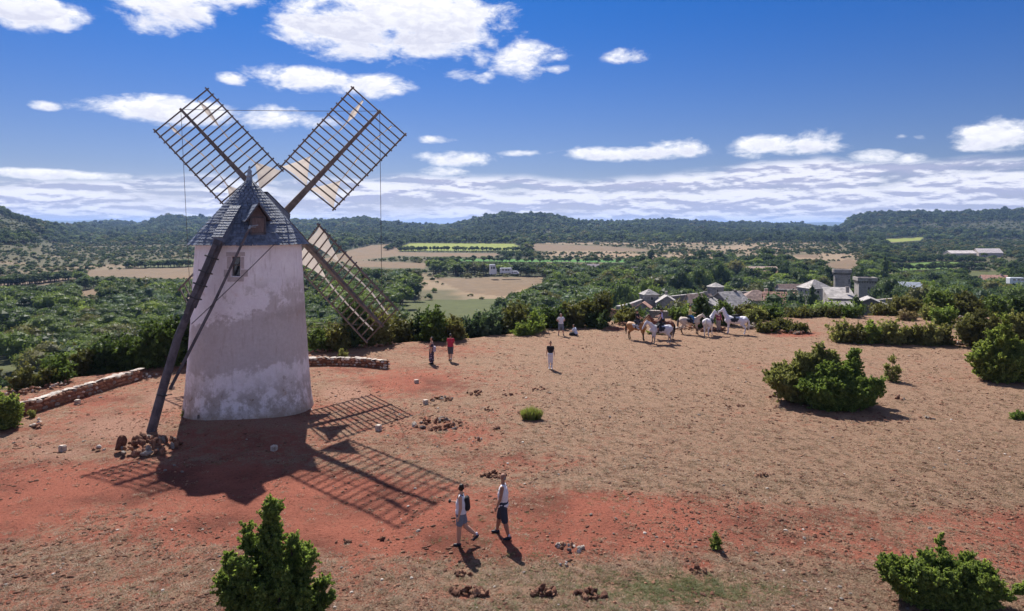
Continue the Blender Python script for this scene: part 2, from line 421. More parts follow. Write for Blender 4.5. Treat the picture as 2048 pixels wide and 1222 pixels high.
def soil_maps(X, Y):
    """how bare and red, how pale and trodden, how green the hilltop is (0..1), measured from where it is seen"""
    z = np.zeros_like(X); px = 1024+FP*X/np.maximum(Y, 5); py = HY+FP*CH/np.maximum(Y, 5)
    n = fbm(X*.25, Y*.25, 4, 21); n2 = fbm(X*.08, Y*.12, 3, 22)
    # foreground track running to the right edge
    cy = np.interp(px, [-200,0,400,760,1100,1500,2048,2500], [990,1000,1010,1030,1045,1050,1090,1130])
    hw = np.interp(px, [-200,0,400,760,1100,1500,2048,2500], [75,85,85,80,68,48,62,70])
    soil = sst(1.6-np.abs(py-cy+20*n)/hw/1.1)*(.80+.5*n2)
    soil = soil*(1.04+.7*np.clip(n, -.3, .3))
    # slope around the mill
    def blob(cx, cy_, rx, ry, a): return a*np.exp(-(((px-cx)/rx)**2+((py-cy_)/ry)**2))
    soil = np.maximum(soil, blob(820,765,190,45,.85)); soil = np.maximum(soil, blob(880,700,170,24,.62))
    soil = np.maximum(soil, blob(930,870,110,48,.72)); soil = np.maximum(soil, blob(1000,925,230,40,.66))
    soil = np.maximum(soil, blob(170,800,190,26,.8)); soil = np.maximum(soil, blob(500,890,330,60,.72))
    soil = np.maximum(soil, blob(100,730,120,20,.75)); soil = np.maximum(soil, blob(1590,668,70,7,.95)); soil = np.maximum(soil, blob(1235,657,30,5,.9))
    soil = np.maximum(soil, blob(700,735,120,26,.7)); soil = np.maximum(soil, blob(30,960,120,40,.72))
    soil = np.maximum(soil, blob(1700,790,90,12,.55)); soil = np.maximum(soil, blob(1400,1130,60,22,.8)); soil = np.maximum(soil, blob(900,1190,160,14,.7))
    leftish = sst((1250-px)/700)*sst((py-690)/60)
    soil = np.maximum(soil, .19+.33*leftish+.6*n)
    pale = np.maximum(blob(240,855,130,34,.85), blob(690,790,60,26,1.0)); pale = np.maximum(pale, blob(330,800,60,30,.8)); pale = np.maximum(pale, blob(120,905,110,22,.7))
    pale = np.maximum(pale, blob(1000,760,120,30,.25)); pale = np.maximum(pale, blob(60,880,90,20,.6)); pale = np.maximum(pale, blob(500,850,190,26,.7))
    green = .20+.6*n2 + blob(300,800,80,12,.3)+blob(1450,1180,260,40,.32)+blob(300,1180,200,50,.2)+blob(1250,990,200,50,.15)+blob(1350,1170,80,20,.3)
    soil = np.where(Y < 6, .45, soil)
    return np.clip(soil, 0, 1), np.clip(pale, 0, 1), np.clip(green, 0, 1)
def grid_obj(name, T, Yr, mat_, kind='structure', zoff=0., off=12.):
    tt, yy = np.meshgrid(T, Yr); X = tt*(yy+off); Y = yy
    Z = elev(X, Y)+zoff
    V = np.stack([X, Y, Z], -1).reshape(-1, 3); nr, nc = X.shape
    i = np.arange(nr-1)[:, None]*nc+np.arange(nc-1)[None, :]
    F = np.stack([i, i+1, i+nc+1, i+nc], -1).reshape(-1, 4)
    me = mesh_np(name, V, F, [mat_], True); o = bpy.data.objects.new(name, me); link(o)
    o['kind'] = kind
    return o, X, Y, Z
Ys = np.concatenate([np.linspace(-14, 9, 24), 9.3+np.cumsum(np.geomspace(.10, .42, 330))])
Ys = Ys[Ys < 150]
print('rows', len(Ys), Ys[-1])
Ys = np.concatenate([Ys, np.linspace(Ys[-1]+.6, 150, 90)])
ground, gx, gy, gz = grid_obj('ground', np.linspace(-.97, .97, 480), Ys, M_ground, off=25.)
so, pa, gr = soil_maps(gx, gy)
rimd = np.clip((gy - rim_of(np.clip(screen_x(gx, gy), -400, 2500)))/6, 0, 1)
so = so*(1-rimd)+.2*rimd; gr = np.clip(gr+rimd*.5, 0, 1); pa = pa*(1-rimd)
for nm, a in (('soil', so), ('pale', pa), ('green', gr)):
    at_ = ground.data.attributes.new(nm, 'FLOAT', 'POINT'); at_.data.foreach_set('value', a.astype(np.float32).ravel())

def valley_material():
    m = bpy.data.materials.new('valley_ground'); m.use_nodes = True; t = NT(m.node_tree)
    bs = t.n['Principled BSDF']; tcn = t.new('ShaderNodeTexCoord'); P = tcn.outputs['Object']
    c = t.new('ShaderNodeAttribute', attribute_name='cover').outputs['Color']
    n1 = t.noise(P, .02, 6, .65); n2 = t.noise(P, .18, 6, .7)
    rows = t.noise(t.vm('MULTIPLY', P, (.02, .35, 1)), 1.0, 3, .5)
    c2 = t.mix(1.0, c, t.mix(n2, (.6,.6,.6), (1.4,1.4,1.4)), 'MULTIPLY')
    c2 = t.mix(.3, c2, t.mix(1.0, c2, t.mix(rows, (.5,.5,.5), (1.5,1.5,1.5)), 'MULTIPLY'))
    c2 = t.mix(t.m('MULTIPLY', t.ss(n1, .45, .7), .3), c2, t.mix(1.0, c2, (1.25,.95,.7), 'MULTIPLY'))
    t.put(bs.inputs['Base Color'], c2); bs.inputs['Roughness'].default_value = .95; bs.inputs['Specular IOR Level'].default_value = .1
    return m
M_valley = valley_material()
Yv = np.geomspace(120, 15000, 350)
valley, vx, vy, vz = grid_obj('valley', np.linspace(-1.15, 1.15, 480), Yv, M_valley, zoff=-.35)
vpx, vpy = proj(vx, vy, vz+.3)
fi = field_at(vpx, vpy); sc = scrub_amount(vpx, vpy)
wood = np.array((.055,.06,.03)); scr = np.array((.12,.105,.06)); C = wood+(scr-wood)*sc[..., None]
dry = sst((fbm(vx*.013, vy*.013, 4, 31)-.02)*7)[..., None]*sc[..., None]
C = C+(np.array((.26,.19,.125))-C)*dry*.9
for i, (P_, c_) in enumerate(FIELDS): C[fi == i] = c_
bl = sst((vy-5000)/3000)[..., None]; C = C*(1-bl)+np.array((.07,.085,.06))*bl
cc = np.concatenate([C, np.ones(C.shape[:2]+(1,))], -1).astype(np.float32)
a_ = valley.data.attributes.new('cover', 'FLOAT_COLOR', 'POINT'); a_.data.foreach_set('color', cc.ravel())
# ------------------------------------------------------------------ foliage shapes
def leaf_quads(P, N, size, rng, asp=.62, jit=.8):
    """one bent leaf clump (2 triangles sharing an edge, folded) at each point, roughly facing N"""
    n = len(P)
    N = N + rng.normal(0, jit, (n, 3)); N /= np.linalg.norm(N, axis=1)[:, None]
    A = np.cross(N, rng.normal(0, 1, (n, 3))); A /= np.linalg.norm(A, axis=1)[:, None]+1e-9
    B = np.cross(N, A)
    s = size*rng.uniform(.6, 1.35, n)[:, None]
    v0 = P - A*s; v1 = P + B*s*asp + N*s*.15; v2 = P + A*s; v3 = P - B*s*asp + N*s*.15
    V = np.stack([v0, v1, v2, v3], 1).reshape(-1, 3)
    i = np.arange(n)[:, None]*4
    F = np.concatenate([np.concatenate([i, i+1, i+2], 1), np.concatenate([i, i+2, i+3], 1)])
    return V, F
def leaf_tris(P, N, size, rng, asp=.4, jit=.5):
    n = len(P); N = N + rng.normal(0, jit, (n, 3)); N /= np.linalg.norm(N, axis=1)[:, None]
    A = np.cross(N, rng.normal(0, 1, (n, 3))); A /= np.linalg.norm(A, axis=1)[:, None]+1e-9; B = np.cross(N, A)
    s = size*rng.uniform(.7, 1.4, n)[:, None]*1.2
    V = np.stack([P-A*s*.8-B*s*asp, P-A*s*.8+B*s*asp, P+A*s*1.1], 1).reshape(-1, 3)
    return V, np.arange(3*n).reshape(-1, 3)
ICO = None
def ico(sub=1):
    bm = bmesh.new(); bmesh.ops.create_icosphere(bm, subdivisions=sub, radius=1)
    V = np.array([v.co[:] for v in bm.verts]); F = np.array([[v.index for v in f.verts] for f in bm.faces]); bm.free(); return V, F
IV, IF = ico(2); IV1, IF1 = ico(1)
def crown_mesh(name, n_leaf, leaf, rng, mats, kind='round', H=7., core=True, lob=14, trunk=True):
    """broadleaf / pine crown of height H: lobes with leaf clumps, a rough inner mass and a forked trunk"""
    Vs = []; F3 = []; F4 = []; mi = []; off = 0
    def add(V, F, m_):
        nonlocal off
        Vs.append(V); F3.append(F+off); mi.append(np.full(len(F), m_)); off += len(V)
    L = []
    for k in range(lob):
        if kind == 'round':
            a = rng.uniform(0, 2*math.pi); u = rng.uniform(0, 1); rr = H*.40*math.sqrt(u); zz = H*(.38+.42*rng.uniform(0, 1)*(1-.6*u)) + (H*.08)
            r = H*rng.uniform(.13, .24)
        elif kind == 'cone':
            u = (k+.5)/lob; a = rng.uniform(0, 2*math.pi); zz = H*(.1+.82*u); rr = H*.24*(1-u)*rng.uniform(.5, 1.); r = H*(.06+.13*(1-u))
        elif kind == 'bush':
            a = rng.uniform(0, 2*math.pi); u = rng.uniform(0, 1); rr = H*.62*math.sqrt(u); zz = H*(.22+.45*rng.uniform(0, 1)*(1-.7*u)); r = H*rng.uniform(.2, .33)
        else:  # flat pine
            a = rng.uniform(0, 2*math.pi); u = rng.uniform(0, 1); rr = H*.36*math.sqrt(u); zz = H*(.55+.33*rng.uniform(0, 1)*(1-.5*u)); r = H*rng.uniform(.12, .2)
        L.append((rr*math.cos(a), rr*math.sin(a), zz, r))
    L = np.array(L); L[0, :3] = (0, 0, H*.72 if kind != 'bush' else H*.55)
    w = L[:, 3]**2; w /= w.sum(); idx = rng.choice(len(L), n_leaf, p=w)
    D = rng.normal(0, 1, (n_leaf, 3)); D[:, 2] += .25; D /= np.linalg.norm(D, axis=1)[:, None]
    rad = L[idx, 3]*rng.uniform(.72, 1.15, n_leaf)
    P = L[idx, :3]+D*rad[:, None]*np.array((1, 1, .85)); P[:, 2] = np.maximum(P[:, 2], .05*H)
    V, F = leaf_quads(P, D, leaf, rng); add(V, F, 0)
    if core:
        cv, cf = (IV1, IF1) 
        for (x, y, z, r) in L: add(cv*np.array((r*.78, r*.78, r*.66))*rng.uniform(.85, 1.1, (len(cv), 1))+np.array((x, y, z)), cf, 0)
    if trunk:
        mb = MB(); mb.tube([(0, 0, -.6), (rng.normal(0, .02)*H, 0, H*.3), (0, rng.normal(0, .03)*H, H*.6)], [H*.03, H*.022, H*.012], 5, False)
        for (x, y, z, r) in L[:5]: mb.tube([(0, 0, H*.22), (x*.5, y*.5, z*.7), (x, y, z)], [H*.016, H*.011, H*.006], 4, False)
        Vt = np.concatenate(mb.V); Ft = np.concatenate(mb.F4); Ft = np.concatenate([Ft[:, [0,1,2]], Ft[:, [0,2,3]]]); add(Vt, Ft, 1)
    me = mesh_np(name, np.concatenate(Vs), np.concatenate(F3), mats, False, np.concatenate(mi))
    return me
g = np.random.default_rng(5)
NEAR = {}; 
for kd, mats_ in (('round', ('mid','dark','light','olive','blue')), ('cone', ('dark','mid')), ('bush', ('mid','dark','olive','juniper2','juniper')), ('pine', ('dark',))):
    base = []
    for v in range(2 if kd in ('round', 'bush') else 1):
        base.append(crown_mesh('tree_shape', 1500 if kd == 'round' else 1000, .022*7 if kd != 'bush' else .10, g, [FM['mid'], M_bark], kd, 7. if kd != 'bush' else 2., True, 16 if kd != 'bush' else 10, kd != 'bush'))
    for mt in mats_:
        for v, b in enumerate(base):
            me = b.copy(); me.materials.clear(); me.materials.append(FM[mt]); me.materials.append(M_bark); NEAR[(kd, mt, v)] = me
nvar = dict(round=2, bush=2, cone=1, pine=1)

# ------------------------------------------------------------------ the woods
def candidates(y0, y1, cell, seed, xlim=.86, px0=-90, px1=2140):
    n = int((y1-y0)/cell)+1; out = []
    j = np.arange(n); ys = y0+j*cell; mx = int((y1*xlim+20)/cell)+1
    X, Y = np.meshgrid(np.arange(-mx, mx+1)*cell, ys)
    r = np.random.default_rng(seed)
    X = X+r.uniform(-.45, .45, X.shape)*cell; Y = Y+r.uniform(-.45, .45, X.shape)*cell
    X = X.ravel(); Y = Y.ravel(); k = (Y >= y0) & (Y < y1) & (np.abs(X) < Y*xlim+15)
    X = X[k]; Y = Y[k]
    Z = elev(X, Y); px, py = proj(X, Y, Z)
    k = (px > px0) & (px < px1)
    return X[k], Y[k], Z[k], px[k], py[k]
BUILT = []      # (x, y, radius) of ground kept free of trees round buildings; filled from the village table below
def keep_free(X, Y):
    k = np.ones(X.shape, bool)
    for (x, y, r) in BUILT: k &= (X-x)**2+(Y-y)**2 > r*r
    return k
# ---- village table: name, photo x, distance, width, depth, height to eaves' photo row, ridge row, kind, turn, wall, roof
def zrow(py, Y): return CH-(py-HY)/FP*Y
VILLAGE = [
 # label, category, px, Y, w, d, eave_py, ridge_py, type, rz, wall, roof, chimneys, openings
 ('small square stone tower house with a slab roof at the left end of the village','tower house',1298,205,4.4,4.2,588,578,'hip',12,'w','g',0,1),
 ('low house with a pale grey slab roof right of the small square tower house','house',1333,200,6.6,6,603,590,'gable',80,'w','g',1,1),
 ('little outhouse with a terracotta roof beside the village wall','outhouse',1287,188,3.6,4,614,604,'gable',70,'w','t',0,0),
 ('stout many-sided stone dovecote with a low grey cone roof','dovecote',1431,232,5.6,5.6,573,565,'oct',0,'w','g',0,1),
 ('brown roofed house behind the dark barn with a single chimney','house',1398,205,7.0,6,603,588,'gable',4,'w','b',1,1),
 ('big dark gabled stone barn with broken slab roof and two chimneys','barn',1419,172,8.6,11,621,598,'gable',62,'d','g',2,0),
 ('wide stone house with a heavy grey slab roof right of the dark barn','house',1458,178,7.5,10,610,583,'gable',28,'d','g',1,1),
 ('long house with a steep brown tiled roof in the middle of the village','house',1512,204,9.6,8,598,580,'hip',-8,'w','b',1,2),
 ('pale walled house with a pinkish roof half hidden by a pine','house',1560,198,9.0,7,603,584,'gable',-14,'p','t',1,2),
 ('low shed with a red tiled roof in front of the long brown house','shed',1500,170,7.0,4,640,628,'gable',2,'d','t',0,0),
 ('long low building with a pinkish tiled roof behind the ramparts','building',1580,262,9.5,5,577,568,'gable',2,'w','b',0,1),
 ('tall house with a grey pyramid roof left of the round tower','house',1629,238,8.4,8,575,559,'hip',10,'p','g',0,2),
 ('chapel with one sloping slab roof at the foot of the round tower','chapel',1678,208,7.4,8,594,577,'shed',-12,'w','g',1,1),
 ('low building with a flat grey slab roof and dark front below the chapel','building',1690,176,9.0,6,613,603,'gable',0,'d','g',0,2),
 ('dark gabled house with a pale roof under the square tower','house',1738,172,6.6,9,610,594,'gable',68,'d','g',0,0),
 ('stone farmhouse with a terracotta roof, largest of the farm on the slope','farmhouse',1520,335,14,9,552,541,'gable',-24,'w','t',1,3),
 ('farm wing with a terracotta roof right of the stone farmhouse','farmhouse',1545,330,9,8,550,542,'gable',6,'w','t',0,1),
 ('low red roofed lean-to at the right end of the slope farm','barn',1557,318,8,6,556,549,'gable',0,'d','t',0,1),
 ('long barn with a pale pink roof behind the slope farm','barn',1522,362,16,8,540,533,'gable',0,'w','p',0,0),
 ('grey blue roofed shed right of the slope farm','shed',1572,338,7,6,551,544,'gable',-10,'d','x',0,0),
 ('small pink roofed house between trees above the ramparts','house',1638,330,6,6,539,533,'gable',0,'w','p',0,0),
 ('brown roofed house behind the square tower','house',1790,300,7,7,553,546,'gable',22,'w','b',0,1),
 ('long house with a pale blue grey roof right of the village','house',1812,262,10,6,573,564,'gable',-20,'w','x',0,0),
 ('house with a broad terracotta roof beyond the trees at the right','house',1988,330,11,8,560,550,'gable',-14,'w','t',1,1),
 ('house with a mauve roof among the trees in the middle of the valley','house',1184,430,8.6,7,534,528,'gable',0,'w','m',0,1),
 ('small roof among trees right of the mauve roofed house','house',1268,420,4.6,5,539,534,'gable',20,'w','m',0,0),
 ('tiny house with a slate roof deep in the valley trees','house',1160,330,4,4,553,549,'gable',0,'w','x',0,0),
 ('long white roofed farm shed, the left one on the far plain','shed',1920,760,29,12,506,501,'gable',2,'p','w',0,0),
 ('big white roofed farm shed, the right one on the far plain','shed',1975,790,26,14,505,497,'gable',-6,'p','w',0,0),
]
def settle(r):
    # far houses stand where the ground lies about four metres under their eaves
    r = list(r)
    if r[3] >= 295:
        yy = np.linspace(220, 1400, 1200); h = zrow(r[6], yy)-elev(at(r[2], yy), yy); i = int(np.argmax(h < 4.0)) or len(yy)-1
        k = yy[i]/r[3]; r[3] = float(yy[i]); r[4] *= k; r[5] *= k
    return tuple(r)
VILLAGE = [settle(r) for r in VILLAGE]
for r in VILLAGE: BUILT.append((at(r[2], r[3]), r[3], max(r[4], r[5])*.75+1.5))
for px_, Y_, rr in ((1684,272,8.5),(1730,250,8.5),(1000,425,14),(1028,425,8),(985,425,7),(2035,300,5)): BUILT.append((at(px_, Y_), Y_, rr))
# keep the line of sight to the village open: nothing tall directly before it
def village_sight(px, Y, py):
    return ~((px > 1270) & (px < 1765) & (Y < 225) & (Y > 90))

TR = []   # x, y, z, scale, kindcode, pxsize
def near_wood():
    X, Y, Z, px, py = candidates(72, 520, 6.6, 3)
    rimd = Y - rim_of(np.clip(px, -400, 2500))
    f = field_at(px, py-1); sc = scrub_amount(px, py)
    # slope just under the rim: mostly shrubs; deeper down: trees
    k = (rimd > 10) & (f < 0) & keep_free(X, Y)
    r = np.random.default_rng(8).uniform(0, 1, X.shape)
    k &= (r > sc*.93)
    k &= village_sight(px, Y, py) | (r < .10)
    k &= ~((px > 770) & (px < 1020) & (Y > 75) & (py > 640) & (Y < 150) & (rimd > 10) & (r > .15))
    k &= ~((px > 1480) & (px < 2150) & (Y > 225) & (py < 548) & (r > .9))
    X, Y, Z, px, py, rimd, sc = [a[k] for a in (X, Y, Z, px, py, rimd, sc)]
    g = np.random.default_rng(12); n = len(X)
    H = np.where(Y < 130, g.uniform(3.2, 5.4, n), g.uniform(5.0, 9., n)+3.5*g.uniform(0, 1, n)**4); H = H*(1-.6*(sc > .3))
    H = np.where((px > 1240) & (px < 1790) & (Y < 225), g.uniform(2.0, 3.4, n), H)
    # never hide what the hilltop shows beyond the rim: cap heights along the lip
    top_py = HY+(CH-(Z+H))/Y*FP
    rimpy = ip(RIM, np.clip(px, -400, 2500))
    lim = np.interp(px, [-100, 0, 300, 700, 780, 800, 1000, 1040, 1130, 1240, 1270, 1765, 1800, 2100], [565,580,590,585,640,655,650,600,560,585,628,628,590,570])
    H = np.where(top_py < np.minimum(lim, py), np.maximum(H-(lim-top_py)/FP*Y*((Y<200)), 1.6), H)
    return X, Y, Z, H, px, py, rimd, sc
def clear_fields(px, py, H, Y, g_):
    # trees that would hide an open field seen beyond them are only bushes in reality
    hp = H/Y*FP; out = H.copy()
    for fr in (1.0, .85, .7, .55, .4, .28):
        hid = field_at(px, py-hp*fr) >= 0
        out = np.where(hid & (fr*H < out+.01), H*max(.16, fr-.22), out)
    return out
X1, Y1, Z1, H1, px1, py1, rd1, sc1 = near_wood()
H1 = clear_fields(px1, py1, H1, Y1, np.random.default_rng(6))
print('near wood', len(X1))
size = H1/Y1*FP
vis = size.copy()
vis[(Z1+H1 < CH-(ip(RIM, np.clip(px1, -400, 2500))-HY)/FP*Y1)] = 0   # wholly below the lip of the plateau
vis[(px1 < -10) | (px1 > 2058)] *= .0
vis[(px1 > 395) & (px1 < 610) & (Y1 > 40)] *= .3                  # behind the mill
order = np.argsort(-vis)
sel = order[:290]; selmask = np.zeros(len(X1), bool); selmask[sel] = True
gq = np.random.default_rng(77)
TONES = ['mid','dark','light','olive','blue']; TP = [.40,.32,.08,.10,.10]
tone_lbl = dict(mid='mid green', dark='dark green', light='light green', olive='olive green', blue='grey green')
def region(px, Y):
    d = 'just beyond the lip' if Y < 115 else ('in the near valley' if Y < 210 else 'deep in the valley')
    for x1, a, b in ((110, 'by the left picture edge', 'valley trees at the left edge'), (230, 'behind the left wall', 'valley trees behind the left wall'), (395, 'behind the tail pole', 'valley trees behind the tail pole'), (800, 'behind the lowest sail', 'valley trees beyond the lowest sail'),
                     (1010, 'below the green meadow', 'valley trees round the meadow'), (1140, 'right of the meadow', 'valley trees right of the meadow'), (1270, 'left of the village', 'valley trees left of the village'), (1500, 'round the dark barn', 'trees round the village'), (1770, 'round the village towers', 'trees round the village'), (1900, 'right of the towers', 'valley trees right of the village')):
        if px < x1: return d+' '+a, b
    return d+' by the right picture edge', 'valley trees at the right edge'
LAB = {}
for i in sel:
    mt = gq.choice(TONES, p=TP); rg, gp = region(px1[i], Y1[i])
    bush = H1[i] < 3.0
    kd = 'bush' if bush else ('cone' if (mt == 'dark' and gq.uniform() < .3) else 'round')
    if bush and mt in ('light', 'blue'): mt = 'juniper'
    me = NEAR[(kd, mt, int(gq.integers(nvar[kd])))]
    nm = 'shrub' if bush else 'tree'
    o = bpy.data.objects.new(nm, me); link(o)
    s = H1[i]/(2. if kd == 'bush' else 7.)*gq.uniform(.9, 1.1)
    w_ = s*gq.uniform(.95, 1.3) if kd != 'cone' else s
    o.location = (X1[i], Y1[i], Z1[i]-.1); o.scale = (w_, w_, s); o.rotation_euler = (0, 0, gq.uniform(0, 6.28))
    tl = tone_lbl.get(mt, 'green')
    shape = {'bush':'low shrub', 'cone':'pointed conifer', 'round':'rounded tree'}[kd]
    LAB.setdefault('%s %s %s' % (tl, shape, rg), []).append((px1[i], o)); tag(o, None, 'shrub' if bush else 'tree', '%s: %s %ss' % (gp, tl, shape))
ORD = ['leftmost', 'second from left', 'third from left', 'fourth from left', 'fifth from left', 'sixth from left', 'seventh from left', 'eighth from left', 'ninth from left', 'tenth from left']
for lb, lst in LAB.items():
    lst.sort(key=lambda q_: q_[0])
    for k, (_, o) in enumerate(lst): o['label'] = lb if len(lst) == 1 else (lb+', '+(ORD[k] if k < 10 else '%dth from left' % (k+1)))

# all further trees: one mass, far too many to count
def proto(name, n, leaf, kd, mt, H, lob, core=True):
    me = crown_mesh(name, n, leaf, g, [FM[mt], M_bark], kd, H, core, lob, kd != 'bush')
    return me
def proto_coll(cname, meshes):
    c = bpy.data.collections.new(cname)
    for i, me in enumerate(meshes):
        o = bpy.data.objects.new('%s_%02d' % (cname, i), me); c.objects.link(o)
    return c
def scatter(name, X, Y, Z, S3, rot, kinds, coll, tilt=None):
    n = len(X)
    me = bpy.data.meshes.new(name); me.vertices.add(n)
    me.vertices.foreach_set('co', np.stack([X, Y, Z], -1).astype(np.float32).ravel())
    a = me.attributes.new('scl', 'FLOAT_VECTOR', 'POINT'); a.data.foreach_set('vector', S3.astype(np.float32).ravel())
    rv = np.zeros((n, 3), np.float32); rv[:, 2] = rot
    if tilt is not None: rv[:, :2] = tilt
    a = me.attributes.new('rotv', 'FLOAT_VECTOR', 'POINT'); a.data.foreach_set('vector', rv.ravel())
    a = me.attributes.new('pick', 'INT', 'POINT'); a.data.foreach_set('value', kinds.astype(np.int32))
    o = bpy.data.objects.new(name, me); link(o)
    nt = bpy.data.node_groups.new(name+'_nodes', 'GeometryNodeTree')
    nt.interface.new_socket('Geometry', in_out='INPUT', socket_type='NodeSocketGeometry')
    nt.interface.new_socket('Geometry', in_out='OUTPUT', socket_type='NodeSocketGeometry')
    N = nt.nodes; Lk = nt.links
    gi = N.new('NodeGroupInput'); go = N.new('NodeGroupOutput')
    ci = N.new('GeometryNodeCollectionInfo'); ci.inputs['Collection'].default_value = coll
    ci.inputs['Separate Children'].default_value = True; ci.inputs['Reset Children'].default_value = True
    iop = N.new('GeometryNodeInstanceOnPoints'); iop.inputs['Pick Instance'].default_value = True
    def attr(nm, ty):
        k = N.new('GeometryNodeInputNamedAttribute'); k.data_type = ty; k.inputs['Name'].default_value = nm; return k.outputs[0]
    Lk.new(gi.outputs[0], iop.inputs['Points']); Lk.new(ci.outputs[0], iop.inputs['Instance'])
    Lk.new(attr('pick', 'INT'), iop.inputs['Instance Index'])
    e2r = N.new('FunctionNodeEulerToRotation'); Lk.new(attr('rotv', 'FLOAT_VECTOR'), e2r.inputs[0])
    Lk.new(e2r.outputs[0], iop.inputs['Rotation']); Lk.new(attr('scl', 'FLOAT_VECTOR'), iop.inputs['Scale'])
    Lk.new(iop.outputs[0], go.inputs[0])
    md = o.modifiers.new('scatter', 'NODES'); md.node_group = nt
    return o
midp = [proto('w', 800, .30, 'round', mt, 7., 11) for mt in ('mid','mid','dark','light','olive','blue','dark')] + \
       [proto('w', 300, .34, 'cone', 'dark', 7., 9), proto('w', 300, .15, 'bush', 'dark', 2., 8), proto('w', 300, .15, 'bush', 'olive', 2., 8), proto('w', 300, .15, 'bush', 'mid', 2., 8)]
WC = proto_coll('wood_shapes', midp)
rest = ~selmask
gg = np.random.default_rng(99)
def wood_kinds(n, sc, g_, dark=0.):
    k = g_.choice(8, n, p=[.22-dark*.1,.15-dark*.07,.17+dark*.08,.12-dark*.06,.09-dark*.04,.08,.10+dark*.08,.07+dark*.11])
    b = (sc > .3) & (g_.uniform(0, 1, n) < .75); k = np.where(b, g_.choice([8,9,10], n, p=[.5,.3,.2]), k)
    return k
Xs = [X1[rest]]; Ys_ = [Y1[rest]]; Zs = [Z1[rest]]; Hs = [H1[rest]]
kk1 = wood_kinds(rest.sum(), sc1[rest], gg); kk1 = np.where(H1[rest] < 3., gg.choice([8,9,10], rest.sum()), kk1)
Ks = [kk1]
for (y0, y1, cell, hmin, hmax, dark) in ((520, 900, 6.6, 4.5, 9, .3), (900, 1600, 8.4, 5, 9.5, .7), (1600, 3100, 12., 7, 12., 1.)):
    X, Y, Z, px, py = candidates(y0, y1, cell, 3+int(y0))
    k = (field_at(px, py) < 0) & (field_at(px, py-2.0) < 0) & keep_free(X, Y)
    sc = scrub_amount(px, py); clump = fbm(X*.02, Y*.02, 3, 44); sc = np.maximum(sc, .8*(fbm(X*.005, Y*.005, 4, 46) > .17))
    r = gg.uniform(0, 1, len(X)); k &= (r > sc*(.62-1.6*clump))
    R = ip(RDIST, np.clip(px, -400, 2500)); k &= (Y < R+60)
    X, Y, Z, px, py, sc = [a[k] for a in (X, Y, Z, px, py, sc)]
    n = len(X); H = gg.uniform(hmin, hmax, n)*np.exp(gg.normal(-.05, .24, n))*(1-.58*sst((sc-.2)*3)); H = clear_fields(px, py, H, Y, gg)
    kk = wood_kinds(n, sc, gg, dark); pine = fbm(X*.006+9, Y*.006, 3, 45)+gg.normal(0, .05, n) > .06; kk = np.where(pine & (kk < 8), gg.choice([2, 6, 7], n), kk)
    Xs.append(X); Ys_.append(Y); Zs.append(Z); Hs.append(H); Ks.append(kk)
# hedges along field edges
def hedge(pts, Yd_step=3.2, h=(3.5, 6)):
    a = []
    for (p, q_) in zip(pts[:-1], pts[1:]):
        for t_ in np.linspace(0, 1, 60): a.append((p[0]+(q_[0]-p[0])*t_, p[1]+(q_[1]-p[1])*t_))
    a = np.array(a); yy = np.geomspace(100, 2600, 900); out = []
    for (px, py) in a:
        X = at(px, yy); Z = elev(X, yy); ps = HY-FP*(Z-CH)/yy
        i = np.argmax(ps <= py); out.append((X[i]+gg.normal(0, 2), yy[i]+gg.normal(0, 4)))
    return np.array(out)
for pts in ([(800,502),(850,501),(1045,503)], [(812,486),(1060,484)], [(900,523),(1260,526)], [(1780,526),(1900,521),(1965,526)], [(1770,542),(1960,538)],
            [(250,536),(390,532)], [(0,572),(60,568),(160,556)], [(800,489),(775,500)]):
    hh = hedge(pts); Xs.append(hh[:, 0]); Ys_.append(hh[:, 1]); Zs.append(elev(hh[:, 0], hh[:, 1])); Hs.append(gg.uniform(3.5, 6.5, len(hh))); Ks.append(gg.choice([2,6,0], len(hh)))
X, Y, Z, H, K = map(np.concatenate, (Xs, Ys_, Zs, Hs, Ks))
k = keep_free(X, Y); X, Y, Z, H, K = X[k], Y[k], Z[k], H[k], K[k]
sc_ = H/np.where(K >= 8, 2., 7.)
S3 = np.stack([sc_*gg.uniform(.95, 1.35, len(X))]*2+[sc_], -1)
print('woodland', len(X))
wl = scatter('woodland', X, Y, Z-.3, S3, gg.uniform(0, 6.28, len(X)), K, WC)
tag(wl, 'far woods and scrub covering the valley floor and the hills', 'woodland', kind='stuff')
